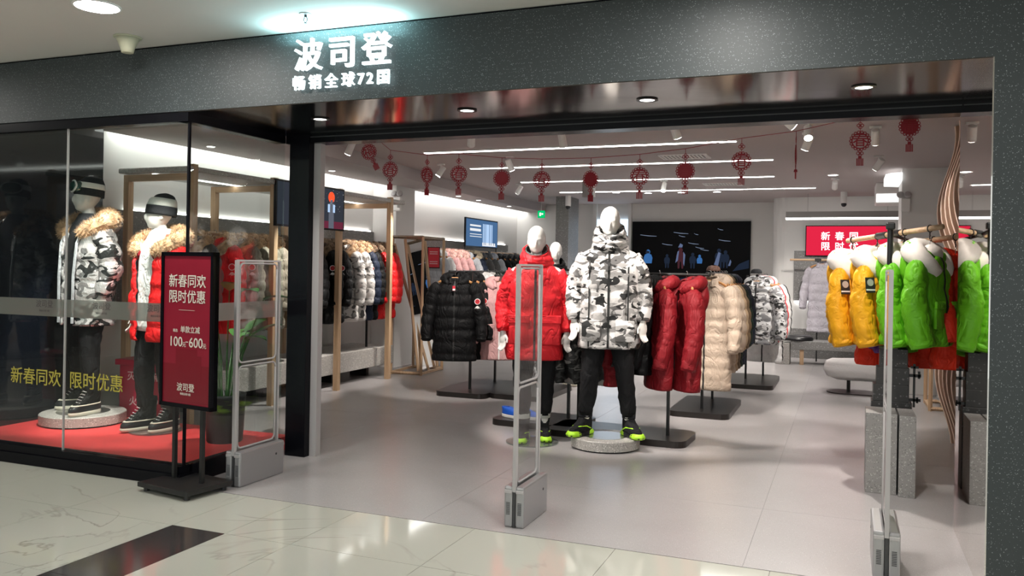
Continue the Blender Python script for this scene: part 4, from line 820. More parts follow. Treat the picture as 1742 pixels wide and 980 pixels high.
def on_head(t, face):
    h_ = bpy.data.objects.new('hat', None); link(h_, t); h_.location = (0, -0.01, 1.64); h_.rotation_euler = (R(-6), 0, face); return h_
h_ = on_head(m1, R(-18))
HS = [(0.270, 0, 0.02, 0.012, 0.014), (0.266, 0, 0.018, 0.035, 0.042), (0.245, 0, 0.012, 0.062, 0.076), (0.20, 0, 0.002, 0.084, 0.104), (0.10, 0, -0.002, 0.092, 0.114)]
ob('cap', shell(HS, 16, 28, baffle(0, 0, 0.002, 1)), 'knit_black', h_); ob('white_band', shell([(0.205, 0, 0.001, 0.087, 0.106), (0.160, 0, 0.0, 0.094, 0.116)], 4, 28, thick=0.012), 'knit_white', h_)
gg = ob('goggles', shell([(0.205, 0, -0.100, 0.060, 0.035), (0.19, 0, -0.105, 0.078, 0.046), (0.14, 0, -0.105, 0.080, 0.046), (0.122, 0, -0.10, 0.062, 0.036)], 10, 24, thick=0.03), 'goggle', h_); ob('goggle_frame', G().tube([(0.084 * math.cos(a), -0.118 - 0.036 * abs(math.sin(a)) * 0.3, 0.164 + 0.046 * math.sin(a)) for a in [2 * PI * k / 24 for k in range(25)]], 0.007, 6), 'white', gg)
m2 = mannequin('mannequin in open red puffer with fur hood and striped beanie, behind the poster stand', (-5.10, 5.20, 0.112), R(-12), POSE2, 'b2', 'mannequin_grey', 0.99, 'boot', face=R(-24))
j, S, dp = worn_jacket(m2, 'f_red_bright', 0.72, POSE2, 0.14, 0.017, lambda z: 0.26 + 0.22 * max(0, min(1, (z - 0.75) / 0.6)) if z < 1.36 else 0.48 + (z - 1.36) * 4.2, 'none', seed=5.0)
fur_collar(j, 'fur_tan', 'f_red_dark', seed=11)
ob('white_shirt', shell([(1.62, 0, 0.01, 0.072, 0.074), (1.55, 0, 0, 0.10, 0.09), (1.44, 0, 0, 0.19, 0.132), (1.15, 0, 0, 0.20, 0.145), (0.8, 0, 0, 0.205, 0.145)], 18, 24, baffle(0, 0, 0.008, 8)), 'f_white', m2)
h_ = on_head(m2, R(-24))
ob('cap', shell(HS, 18, 28, baffle(0, 0, 0.002, 1)), 'knit_black', h_); ob('white_band', shell([(0.225, 0, 0.006, 0.077, 0.093), (0.205, 0, 0.002, 0.087, 0.107), (0.158, 0, -0.001, 0.0935, 0.116)], 4, 28, thick=0.012), 'knit_white', h_); ob('brim', shell([(0.160, 0, -0.001, 0.095, 0.118), (0.095, 0, -0.001, 0.099, 0.122), (0.086, 0, -0.001, 0.094, 0.116)], 6, 28, thick=0.012), 'knit_black', h_)
t = tag(ob('glass_foot_disc', G().lathe([(0.20, 0.0), (0.20, 0.010)], 40), 'glass_disc', None, (-5.10, 5.18, 0.10)), 'clear glass disc under the boots of the red puffer mannequin', 'base plate')
t = thing('fire_extinguisher_box', 'crimson fire extinguisher box lettered 灭火器箱 火警119 behind the silver mannequin', 'fire box', (-5.42, 5.62, 0.0), R(8))
t.location = (-5.72, 5.74, 0.0)
ob('case', G().rbox((0, 0, 0.27), (0.46, 0.22, 0.54), 0.008), 'fire_red', t); ob('lid', G().rbox((0, -0.005, 0.565), (0.52, 0.26, 0.05), 0.006), 'fire_red', t); ob('lid_knob', G().ball((0.05, -0.02, 0.60), (0.03, 0.02, 0.018)), 'white', t)
text('lettering', '灭火器箱', 0.085, 'fire_text', t, (0.02, -0.1125, 0.44), (PI / 2, 0, 0), 0.0, 0.012); text('lettering', '火警119', 0.085, 'fire_text', t, (0.02, -0.1125, 0.22), (PI / 2, 0, 0), 0.0, 0.012)
# potted plant
t = thing('potted_plant', 'green leafy plant in a dark grey pot behind the window corner', 'plant', (-4.36, 5.12, 0.10))
ob('pot', G().lathe([(0.125, 0.0), (0.132, 0.01), (0.15, 0.34), (0.155, 0.36), (0.142, 0.36), (0.138, 0.32)], 32), 'pot', t, smooth=True); ob('soil', G().lathe([(0.138, 0.31), (0.138, 0.325)], 24), 'soil', t)
rnd = random.Random(4)
for k in range(15):
    a = 2 * PI * k / 15 + rnd.uniform(-.2, .2); ln = rnd.uniform(0.42, 0.85); lean = rnd.uniform(0.08, 0.26); d = Vector((math.cos(a), math.sin(a), 0))
    p0 = d * 0.05 + Vector((0, 0, 0.31)); p2 = d * (0.05 + lean) + Vector((0, 0, 0.31 + ln)); p1 = p0.lerp(p2, 0.5) - d * 0.03
    st = ob('stem', G().tube([p0, p1, p2], [0.007, 0.006, 0.004], 6), 'stem', t)
    L_ = rnd.uniform(0.22, 0.32); W_ = rnd.uniform(0.045, 0.075); up_ = (Vector((0, 0, 1)) * rnd.uniform(0.2, 1.0) + d).normalized(); sd = d.cross(Vector((0, 0, 1))).normalized(); nr = sd.cross(up_); vs = []; n_ = 9
    for i in range(n_ + 1):
        u = i / n_; c = p2 + up_ * L_ * u - Vector((0, 0, 0.10 * u * u)); wv = W_ * math.sin(PI * min(1, u * 0.96 + 0.04)) ** 0.7
        vs += [c - sd * wv + nr * 0.012, c - nr * 0.002, c + sd * wv + nr * 0.012]
    g = G(); fs_ = []
    for i in range(n_): o = i * 3; fs_ += [(o, o + 1, o + 4, o + 3), (o + 1, o + 2, o + 5, o + 4)]
    g.add(vs, fs_); g.add([v + nr * 0.002 for v in vs], [f[::-1] for f in fs_]); ob('leaf', g, 'leaf', st, smooth=True)

# ================================================================== MANNEQUINS AT THE ENTRANCE
platform('round speckled plinth under the black and white camouflage mannequin', -1.81, 6.68, 0.0, 0.28)
c1 = mannequin('mannequin in black and white camouflage hooded jacket and black trousers on round plinth', (-1.80, 6.68, 0.094), R(14), POSE, 'b1', 'mannequin', 1.005, 'sneaker')
j, S, dp = worn_jacket(c1, 'f_camo', 0.715, POSE, 0, 0, None, 'collar', seed=1.0, wr=0.013, flare=1.02)
for x in (-0.155, 0.155): ob('seam_zip', zip_geo(S, 1.42, 0.73, dp, 0.006, -0.016, x), 'zip', j)
for x, z in ((0.115, 1.415),): ob('chest_pocket', G().rbox((x, -0.160, z), (0.115, 0.012, 0.020), 0.004), 'patch_white', j, rot=(R(-8), R(4), 0)); ob('pocket_zip', G().box((x, -0.168, z), (0.13, 0.004, 0.030)), 'zip', j, rot=(R(-8), R(4), 0))
for sx in (-1, 1): ob('hip_pocket', G().rbox((0.135 * sx, -0.158, 0.86), (0.15, 0.02, 0.17), 0.008), 'f_camo', j, smooth=True)
ob('inner_neck', shell([(1.68, 0, 0.0, 0.06, 0.066), (1.60, 0, 0.002, 0.075, 0.078), (1.52, 0, 0, 0.11, 0.1)], 6, 20), 'f_black', j)
r1 = mannequin('mannequin in long red hooded parka behind the middle anti-theft gate', (-2.43, 6.66, 0.012), R(18), POSE2, 'b2f', 'mannequin_grey', 0.965, 'sneaker', cuff=0.12)
j, S, dp = worn_jacket(r1, 'f_red', 0.70, POSE2, 0, 0, None, 'collar', seed=7.0, wr=0.014, flare=1.02, collar_h=0.17)
ob('chest_strip', G().rbox((0.12, -0.166, 1.36), (0.125, 0.010, 0.026), 0.003), 'zip', j, rot=(R(-6), R(6), 0)); ob('chest_strip_print', G().box((0.125, -0.1735, 1.361), (0.085, 0.003, 0.010)), 'patch_white', j, rot=(R(-6), R(6), 0))
for sx in (-1, 1):
    pk = ob('pocket', G().rbox((0.135 * sx, -0.162, 0.955), (0.17, 0.028, 0.24), 0.012), 'f_red', j, smooth=True); ob('pocket_flap', G().rbox((0.135 * sx, -0.176, 1.055), (0.185, 0.014, 0.07), 0.006), 'f_red', pk)
ob('sleeve_flag', G().box((0.327, -0.06, 1.30), (0.004, 0.05, 0.035)), 'patch_white', j, rot=(0, R(12), R(-20)))
ob('hood_lining', shell([(1.665, 0, 0.005, 0.098, 0.104), (1.55, 0, 0.005, 0.12, 0.118)], 6, 24, thick=0.01, ztop=lambda th, u: (1 - u) * (0.05 * math.sin(th))), 'f_grey', j)
for s_ in ('l', 'r'): a = Vector(POSE2['ank' + s_]); k = Vector(POSE2['knee' + s_]); ob('sock', G().tube([a + Vector((0, 0, 0.10)), a.lerp(k, 0.55)], [0.054, 0.058], 16), 'sock_white', r1, smooth=True)
tag(ob('glass_foot_disc', G().lathe([(0.22, 0.0), (0.22, 0.010)], 40), 'glass_disc', None, (-2.41, 6.58, 0.0)), 'clear glass disc under the green shoes of the red parka mannequin', 'base plate')
b1 = mannequin('mannequin in dark jacket further back, its bare head right of the red hood', (-3.375, 9.95, 0.0), R(25), POSE, 'b1', 'mannequin', 0.958, 'boot')
worn_jacket(b1, 'f_black', 0.75, POSE, 0.13, 0.015, None, 'collar', seed=2.0, collar_h=0.13)

# ================================================================== RACKS
def slab(name, label, x, y, lx, ly, rz=0.0, r_=0.10, h=0.055):
    p_ = []
    for (cx, cy, a0) in ((lx / 2 - r_, ly / 2 - r_, 0), (-lx / 2 + r_, ly / 2 - r_, 90), (-lx / 2 + r_, -ly / 2 + r_, 180), (lx / 2 - r_, -ly / 2 + r_, 270)):
        for q in range(7): an = R(a0 + 15 * q); p_.append((cx + r_ * math.cos(an), cy + r_ * math.sin(an)))
    return G().prism(p_, 0, h)
def rack(label, x, y, lx, ly, rz, posts, p0, p1, z):
    """freestanding rack: dark slab base, posts and a black bar (local coordinates)"""
    t = thing('clothes_rack', label, 'clothes rack', (x, y, 0), rz)
    ob('base', slab('base', '', 0, 0, lx, ly), 'dark_metal', t)
    for px, py in posts: ob('post', G().bb(px - 0.0125, px + 0.0125, py - 0.0125, py + 0.0125, 0.055, z), 'black_metal', t)
    ob('bar', G().cyl((*p0, z), (*p1, z), 0.012), 'black_metal', t)
    for (px, py) in (p0, p1): ob('end_cap', G().ball((px, py, z), 0.016, 10, 8), 'black_metal', t)
    return t
rack('clothes rack holding the black badge coats near the framed mirror', -3.98, 9.05, 0.62, 1.20, 0, ((0.0, -0.29), (0.0, 0.45)), (-0.13, -0.6), (-0.13, 1.05), 1.40)
rack('clothes rack holding the pale pink parkas left of the red mannequin', -3.35, 9.12, 0.66, 1.10, 0, ((-0.02, -0.40), (-0.02, 0.40)), (-0.36, -0.3), (-0.36, 0.75), 1.36)
rack('clothes rack with dark red parkas behind the camouflage mannequin', -1.80, 7.16, 1.22, 0.56, R(-2), ((-0.40, 0.02), (0.42, -0.04)), (-0.72, 0), (0.74, -0.02), 1.42)
rack('clothes rack holding the beige long puffer coats', -1.34, 8.95, 0.60, 1.15, 0, ((0.0, -0.30), (0.0, 0.42)), (0.06, -0.5), (0.06, 1.0), 1.43)
rack('clothes rack with black and white camouflage and white puffers, furthest right', -1.12, 11.35, 0.62, 1.2, 0, ((-0.08, 0.0), (0.1, 0.45)), (0.10, -0.6), (0.10, 0.8), 1.41)
rack('low rack base with blue shoes on it, left of the red mannequin feet', -2.60, 7.42, 0.85, 0.62, R(-4), ((0.2, 0.1),), (-0.2, 0.12), (0.55, 0.1), 1.40)
bs_ = bpy.data.objects.new('x', None); bpy.data.objects.remove(bs_)
for k, (x, y) in enumerate(((-2.90, 7.30), (-2.78, 7.33))):
    s_ = thing('sneaker', 'bright blue sneaker on the dark rack base, %s of the pair' % ('left' if k == 0 else 'right'), 'shoe', (x, y, 0.055), R(70), 'blue sneakers')
    ob('sole', shell([(0.03, 0, -0.055, 0.050, 0.148), (0.0, 0, -0.052, 0.048, 0.146)], 4, 24, thick=0.04), 'white', s_); ob('upper', shell([(0.095, 0, 0.045, 0.034, 0.05), (0.08, 0, 0.0, 0.043, 0.09), (0.055, 0, -0.045, 0.047, 0.135), (0.03, 0, -0.054, 0.049, 0.145)], 10, 24), 'blue_shoe', s_)
ORD = ['first', 'second', 'third', 'fourth', 'fifth', 'sixth', 'seventh']
# left wall rail
GL = 'coats on the oak rail over the left bench'
lst = [(6.28, 'f_grey', 'fur_tan', 0, 'grey coat with wide tan fur hood, left wall rail, nearest the mall'),
 (6.62, 'f_red_bright', 'fur_tan', 1, 'single bright red fur-hooded coat on the left rail beside the poster stand'),
 (6.90, 'f_olive', 'fur_tan', 1, 'olive fur-hooded puffer seen through the left gate, first of four'), (7.06, 'f_olive', 'fur_tan', 0, 'olive fur-hooded puffer on the left rail, second of four'), (7.22, 'f_olive', 'fur_tan', 0, 'olive fur-hooded puffer on the left rail, third of four'), (7.38, 'f_olive', 'fur_tan', 0, 'olive fur-hooded puffer on the left rail, fourth of four'),
 (7.56, 'f_brown', 'fur_dark', 0, 'brown puffer with dark fur hood on the left rail'), (7.80, 'f_navy', 'fur_tan', 0, 'dark navy coat with tan fur hood just left of the black post'),
 (8.02, 'f_black', 'fur_dark', 0, 'black fur-hooded puffer on left rail, behind the black post'),
 (8.32, 'f_black', 'fur_dark', 1, 'black fur-hooded puffer with round red badge, just right of the black post'), (8.52, 'f_black', 'fur_dark', 1, 'black fur-hooded puffer with red badge, beside the white patterned one'),
 (8.84, 'f_camo_white', 'fur_tan', 0, 'white patterned fur-hooded puffer on left rail, front one of two'), (9.00, 'f_camo_white', 'fur_tan', 0, 'white patterned fur-hooded puffer on left rail, rear one of two'),
 (9.18, 'f_navy', 'fur_tan', 1, 'navy black fur-hooded puffer with red badge before the red ones'), (9.30, 'f_black', 'fur_dark', 0, 'black fur-hooded puffer squeezed in front of the red coats'),
 (9.48, 'f_red_bright', 'fur_dark', 1, 'bright red badge puffer at rail end by the mirror, first of three'), (9.62, 'f_red_bright', 'fur_dark', 1, 'bright red badge puffer at rail end by the mirror, second of three'), (9.75, 'f_red_bright', 'fur_dark', 1, 'bright red badge puffer at rail end by the mirror, third of three')]
for k, (y, m, f, b, lb) in enumerate(lst): coat('puffer_fur', m, -5.8, y, 1.757, R(12 + rnd.uniform(-5, 5)), lb, GL, f, bool(b))
# far left rail
GF = 'coats on the far left rail'
lst = [(11.62, 'short', 'f_lightgrey', None, 'pale grey puffer beside the red price card, behind the mirror frame'), (11.84, 'short', 'f_white', None, 'white puffer behind the oak mirror frame on the far rail'), (12.08, 'puffer_fur', 'f_pink', 'fur_pink', 'pink fur-hooded puffer on the far left rail, first of three'), (12.32, 'puffer_fur', 'f_pink', 'fur_pink', 'pink fur-hooded puffer on the far left rail, second of three'), (12.58, 'puffer_fur', 'f_pink', 'fur_pink', 'pink fur-hooded puffer on the far left rail, third of three'),
 (12.85, 'puffer', 'f_lightgrey', None, 'pale blue grey puffer next to the pink ones'), (13.10, 'puffer_fur', 'f_navy', 'fur_cream', 'dark puffer with cream fur hood below the blue screen'), (13.40, 'short', 'f_grey', None, 'charcoal hooded jacket on far rail, first of two'), (13.66, 'short', 'f_grey', None, 'charcoal hooded jacket on far rail, second of two'), (13.92, 'puffer', 'f_lightgrey', None, 'pale grey puffer after the charcoal jackets on the far rail'),
 (14.25, 'parka', 'f_black', None, 'black coat at the far end of the left rail, first of four'), (14.52, 'parka', 'f_black', None, 'black coat at the far end of the left rail, second of four'), (14.80, 'parka', 'f_black', None, 'black coat at the far end of the left rail, third of four'), (15.08, 'parka', 'f_black', None, 'black coat at the far end of the left rail, fourth of four')]
for y, sh, m, f, lb in lst: coat(sh, m, -6.0, y, 1.737, R(16 + rnd.uniform(-6, 6)), lb, GF, f or 'fur_tan', tagged=(m == 'f_pink'))
t = thing('price_card', 'red upright price card hanging at the near end of the far left rail', 'sign', (-5.86, 11.48, 1.72), R(25)); ob('card', G().rbox((0, 0, -0.13), (0.17, 0.006, 0.30), 0.002), 'tag_red', t); ob('card_rim', G().bb(-0.095, 0.095, 0.004, 0.008, -0.295, 0.03), 'black_frame', t); [ob('print_line', G().bb(-0.06, 0.06, -0.0045, -0.003, z, z + 0.012), 'fire_text', t) for z in (-0.05, -0.08, -0.20, -0.23)]
# black badge coats, whites
GB = 'coats on the rack of black badge coats'
for k, y in enumerate((8.60, 8.80, 9.00)): coat('puffer', 'f_black', -4.11, y, 1.412, R(20), 'long black puffer with red and white badge, %s' % ('frontmost, red price tag at its collar', 'second in the row', 'third in the row')[k], GB, badge=True, tagged=(k == 0))
for k, y in enumerate((9.30, 9.50)): coat('puffer', 'f_white', -4.11, y, 1.412, R(22), 'white puffer behind the black badge coats, %s one' % ('front', 'rear')[k], GB, badge=(k == 0))
for k, y in enumerate((9.75, 9.95)): coat('short', 'f_darkgreen', -4.11, y, 1.412, R(22), 'dark green black hooded jacket behind the white puffers, %s one' % ('front', 'rear')[k], GB)
for k, y in enumerate((8.95, 9.15, 9.36)): coat('parka', 'f_pink', -3.71, y, 1.372, R(24), 'pale pink parka left of the red mannequin, %s in the row' % ORD[k], 'pink parkas', pocket=True, zipm='patch_white')
coat('short', 'f_plaid', -3.71, 9.62, 1.372, R(22), 'dark brown jacket behind the pink parkas', 'pink parkas')
# camo and red rack (bar runs along the shop front)
GC = 'coats on the rack behind the camouflage mannequin'
for k, x in enumerate((-2.42, -2.28, -2.14, -2.02)): coat('parka', 'f_camo_dark', x, 7.16, 1.432, R(-62 + 6 * k), 'dark camouflage parka between red and camouflage mannequins, %s from left' % ORD[k], GC, pocket=True)
for k, x in enumerate((-1.90,)): coat('parka', 'f_red_dark', x, 7.16, 1.432, R(-70), 'dark red parka seen between the camouflage mannequin legs', GC)
for k, x in enumerate((-1.74, -1.63)): coat('short', 'f_black', x, 7.14, 1.432, R(-74), 'short black jacket right behind the camouflage sleeve, %s one' % ('left', 'right')[k], GC)
for k, x in enumerate((-1.48, -1.25)): coat('parka', 'f_red_dark', x, 7.13, 1.432, R(-60), 'dark red parka right of the camouflage mannequin, %s one' % ('left', 'right')[k], GC, fur='fur_white')
coat('parka', 'f_camo_bw', -2.62, 7.44, 1.412, R(-50), 'light camouflage parka peeking out right of the red parka', 'parka on the shoe rack')
# beige rack
GE = 'coats on the beige rack'
for y, sh, m, lb in ((8.62, 'long', 'f_beige', 'long beige puffer coat, frontmost on its rack'), (8.84, 'puffer', 'f_beige', 'beige puffer directly behind the long beige coat'), (9.04, 'puffer', 'f_tan', 'tan brown puffer behind the beige coats'), (9.24, 'puffer', 'f_brown', 'dark brown puffer behind the tan one'), (9.46, 'puffer', 'f_darkgreen', 'very dark green puffer on the beige rack'), (9.68, 'puffer', 'f_navy', 'navy puffer, rear of the beige rack, front one'), (9.86, 'puffer', 'f_navy', 'navy puffer at the rear end of the beige rack')): coat(sh, m, -1.28, y, 1.442, R(-12 + rnd.uniform(-3, 3)), lb, GE)
# far right rack
GW = 'coats on the far right rack'
for y, sh, m, lb in ((10.82, 'short', 'f_camo_bw', 'black and white camouflage jacket on the far rack, front one'), (11.02, 'short', 'f_camo_bw', 'black and white camouflage jacket on the far rack, rear one'), (11.20, 'short', 'f_red_bright', 'red jacket edge between camouflage and white puffers'), (11.42, 'short', 'f_white', 'white puffer on the far right rack, front one'), (11.62, 'short', 'f_white', 'white puffer on the far right rack, rear one'), (11.86, 'long', 'f_white', 'long white coat behind the white puffers'), (12.05, 'long', 'f_black', 'long black coat at the rear of the far right rack')): coat(sh, m, -1.02, y, 1.422, R(-8), lb, GW)
for k, (x, y, m, lb) in enumerate(((-1.26, 8.75, 'f_plaid', 'brown tweed cap lying on the beige rack bar'), (-1.03, 10.78, 'knit_black', 'black cap lying on the far right rack bar'))):
    tag(ob('cap', shell([(0.075, 0, 0, 0.05, 0.05), (0.06, 0, 0, 0.095, 0.09), (0.02, 0, -0.01, 0.115, 0.115), (0.0, 0, -0.02, 0.11, 0.12)], 8, 24, baffle(0, 0, 0.006, k)), m, None, (x, y, 1.456 if k == 0 else 1.436)), lb, 'cap').scale = (0.62, 0.62, 0.75)
# lilac coats at the back wall
for k, (x, m) in enumerate(((-0.36, 'f_lilac'), (-0.12, 'f_black'), (0.06, 'f_lilac'))): coat('lilac', m, x, 14.7, 1.687, R(-14 if k != 1 else -40), ('pale lilac long coat on the rail below the red screen', 'black coat beside the pale lilac one on the back rail', 'second pale lilac coat, half hidden behind the yellow jackets')[k], 'coats at the back wall', zipm=m)

# ================================================================== RIGHT SIDE
A0, A1 = Vector((0.03, 7.06, 1.712)), Vector((0.57, 6.38, 1.776)); dr = (A1 - A0)
PX, PY_ = 0.285, 6.45
t = thing('clothes_rack', 'black pole rack with tilted double oak bars holding yellow and green jackets', 'clothes rack', (PX, PY_, 0.93))
def rl(v): return (v[0] - PX, v[1] - PY_, v[2] - 0.93)
off = Vector((0.17, 0.23, -0.05)); mid = A0 + dr * 0.5
ob('pole', G().cyl((0, 0, 0), (0, 0, 0.84), 0.02), 'black_metal', t); ob('pole_cap', G().rbox((0, 0, 0.86), (0.06, 0.06, 0.05), 0.01), 'black_metal', t); ob('foot_plate', G().rbox((0, 0, 0.006), (0.12, 0.12, 0.012), 0.003), 'dark_metal', t)
ob('bar', G().cyl(rl(A0 - dr * 0.04), rl(A1 + dr * 0.06), 0.019, None, 12), 'oak_h', t, smooth=True); ob('bar', G().cyl(rl(A0 + off), rl(A1 + off), 0.019), 'oak_h', t, smooth=True)
for u in (0.40, 0.56): ob('clamp', G().tube([rl(A0 + dr * (u - 0.05)), rl(A0 + dr * (u + 0.05))], 0.026, 8), 'black_metal', t)
ob('bracket', G().cyl((0, 0, 0.83), rl(mid), 0.014), 'black_metal', t); ob('bracket', G().cyl(rl(mid), rl(mid + off), 0.012), 'black_metal', t)
RING2 = G().tube([(0.0, 0.024 * math.cos(q), 0.024 * math.sin(q)) for q in [2 * PI * i / 12 for i in range(13)]], 0.004, 5).cyl((0, 0, -0.024), (0, 0, -0.075), 0.004, n=5).mesh('hang_ring', ['black_metal'])
GK = 'jackets on the rack at the right of the entrance'
KR = R(58)
for u, m, lb in ((0.03, 'f_yellow', 'yellow jacket with white hood and arm patch, left end of the rack'), (0.34, 'f_yellow', 'yellow jacket with white hood, second from left on the rack'), (0.66, 'f_green', 'bright green jacket with white hood, left of the two front green ones'), (0.93, 'f_green', 'bright green jacket with white hood, at the right end of the rack')):
    p_ = A0 + dr * u; inst('hang_ring', RING2, None, t, rl(p_), (0, 0, math.atan2(dr.y, dr.x))); coat('kid', m, p_.x, p_.y, p_.z - 0.062, KR, lb, GK, 'fur_white', armpatch=(m == 'f_yellow'), pocket=True)
for u, m, lb in ((0.06, 'f_orange_red', 'orange red jacket hem showing below the yellow jackets, left one'), (0.40, 'f_orange_red', 'orange red jacket hem showing below the yellow jackets, right one'), (0.24, 'f_purple', 'purple jacket behind the pole of the right rack'), (0.52, 'f_green', 'green jacket sleeve behind the right rack pole'), (0.72, 'f_orange_red', 'orange red jacket hem showing below the green jackets, left one'), (0.95, 'f_orange_red', 'orange red jacket below the green jackets at the right end')):
    p_ = A0 + off + dr * u; inst('hang_ring', RING2, None, t, rl(p_), (0, 0, math.atan2(dr.y, dr.x))); coat('kid_long' if m == 'f_orange_red' else 'kid', m, p_.x, p_.y, p_.z - 0.062, KR, lb, GK, 'fur_white' if m != 'f_purple' else 'f_purple', pocket=True)
# wavy fins
FN = thing('wavy_fin_screen', 'screen of wavy vertical wooden fins at the right wall', 'wall panel', (1.05, 7.4, 0))
def finx(z, ph): return 0.795 - 0.075 * math.cos(2 * PI * (z - 2.06 + ph) / 1.36) + 0.02 * math.sin(1.3 * z)
for k in range(7):
    y = 6.38 + 0.30 * k; ph = 0.012 * k; n_ = 40; ZT = ZC - 0.004; prof = [(finx(ZT * i / n_, ph), ZT * i / n_) for i in range(n_ + 1)]
    poly = [(x - 1.05, z) for x, z in prof] + [(0.10, ZC - 0.004), (0.10, 0)]
    M = Matrix(((1, 0, 0, 0), (0, 0, 1, y - 7.4), (0, 1, 0, 0), (0, 0, 0, 1)))
    f_ = ob('fin', G().prism(poly, -0.022, 0.022, M), 'fin_wood', FN)
    vs = [];
    for x, z in prof: vs += [(x - 1.05 - 0.001, y - 7.4 - 0.0225, z), (x - 1.05 - 0.001, y - 7.4 + 0.0225, z), (x - 1.05 + 0.004, y - 7.4 - 0.0225, z)]
    ob('fin_edge', G().add(vs, [q for i in range(n_) for q in ((3 * i, 3 * i + 3, 3 * i + 4, 3 * i + 1), (3 * i + 2, 3 * i + 5, 3 * i + 3, 3 * i))]), 'fin_edge', f_)
struct('wall_right_niche', G().bb(1.16, 1.3, 6.2, 8.5, 0, ZC), 'wall_white')
# plinth blocks
tag(ob('terrazzo_block', G().rbox((0.235, 6.22, 0.265), (0.19, 0.30, 0.53), 0.003), 'terrazzo_mid'), 'speckled grey block standing below the yellow jackets, left of the gate edge', 'block')
tag(ob('terrazzo_block', G().rbox((0.39, 6.20, 0.265), (0.10, 0.34, 0.53), 0.003), 'terrazzo_mid'), 'speckled grey block below the green jackets, right of the gate edge', 'block')
t = thing('stacked_plinth', 'dark stone plinth of stepped stacked blocks under the right jacket rack', 'plinth', (0.31, 6.52, 0))
for x0, x1, z0, z1 in ((-0.13, 0.13, 0, 0.56), (-0.12, 0.11, 0.56, 0.68), (-0.10, 0.11, 0.68, 0.80), (-0.08, 0.10, 0.80, 0.93)): ob('stone_block', G().rbox(((x0 + x1) / 2, 0, (z0 + z1) / 2), (x1 - x0, 0.16, z1 - z0), 0.003), 'terrazzo_dark', t)
ob('lattice', G().bb(0.135, 0.15, -0.06, -0.045, 0.53, 0.83).bb(0.11, 0.185, -0.06, -0.045, 0.57, 0.59).bb(0.11, 0.185, -0.06, -0.045, 0.74, 0.76).bb(0.12, 0.17, -0.06, -0.045, 0.80, 0.815).bb(0.155, 0.17, -0.06, -0.045, 0.56, 0.60).bb(0.165, 0.18, -0.06, -0.045, 0.73, 0.78), 'black_metal', t)
# white pouf on a dark foot
t = thing('pouf_bench', 'white woolly bench seat on a single black leg', 'bench', (0.20, 11.05, 0)); ob('seat', shell([(0.41, 0, 0, 0.36, 0.12), (0.38, 0, 0, 0.43, 0.20), (0.28, 0, 0, 0.45, 0.22), (0.20, 0, 0, 0.40, 0.18), (0.16, 0, 0, 0.30, 0.10)], 14, 32, baffle(0, 0, 0.012, 3), thick=0.08, p=2.8), 'fabric_white', t); ob('seat_top', G().ball((0, 0, 0.38), (0.40, 0.17, 0.045)), 'fabric_white', t, smooth=True)
ob('leg', G().cyl((-0.15, 0, 0.01), (-0.15, 0, 0.18), 0.022), 'black_metal', t); ob('leg', G().cyl((0.2, 0, 0.01), (0.2, 0, 0.18), 0.022), 'black_metal', t); ob('foot', slab('', '', 0, 0, 0.8, 0.42, 0, 0.2, 0.014), 'dark_metal', t)
# bench at the back with a folded black coat
t = thing('bench', 'terrazzo bench on an oak leg below the red screen', 'bench', (0.0, 14.2, 0)); ob('seat', G().rbox((-0.05, 0, 0.31), (1.5, 0.42, 0.14), 0.008), 'terrazzo_grey', t); ob('leg', G().bb(-0.66, -0.60, -0.18, -0.12, 0, 0.24), 'oak', t); ob('leg', G().bb(0.5, 0.56, -0.18, -0.12, 0, 0.24), 'oak', t); ob('block_leg', G().rbox((-0.92, -0.05, 0.17), (0.22, 0.36, 0.34), 0.006), 'terrazzo', t)
tag(ob('folded_coat', shell([(0.085, 0, 0, 0.16, 0.09), (0.07, 0, 0, 0.23, 0.14), (0.03, 0, 0, 0.25, 0.16), (0.0, 0, 0, 0.24, 0.15)], 8, 24, baffle(0.03, 0.008, 0.02, 3), thick=0.07), 'boot_black', None, (-0.72, 14.12, 0.38)), 'folded glossy black coat lying on the back bench', 'coat')
# right standing mirror frame
t = thing('standing_mirror', 'mirror in an oak frame at the foot of the wavy fins', 'mirror', (0.98, 10.2, 0)); X0, X1, Y0, Y1, HZ = -0.12, 0.30, -0.2, 0.4, 1.84
for (a, b_) in (((X0, Y0), (X1, Y0)), ((X1, Y0), (X1, Y1)), ((X1, Y1), (X0, Y1)), ((X0, Y1), (X0, Y0))):
    for z in (0.025, HZ): bar((*a, z), (*b_, z), par=t)
for (x, y) in ((X0, Y0), (X1, Y0), (X1, Y1), (X0, Y1)): bar((x, y, 0), (x, y, HZ), par=t)
ob('mirror_panel', tilt_panel(0.0, 0.2, Y0 + 0.03, Y1 - 0.03, 0.012), 'mirror', t); bar((0.0, Y0 + 0.03, 0.05), (0.2, Y0 + 0.03, HZ - 0.03), par=t, nm='mirror_edge')
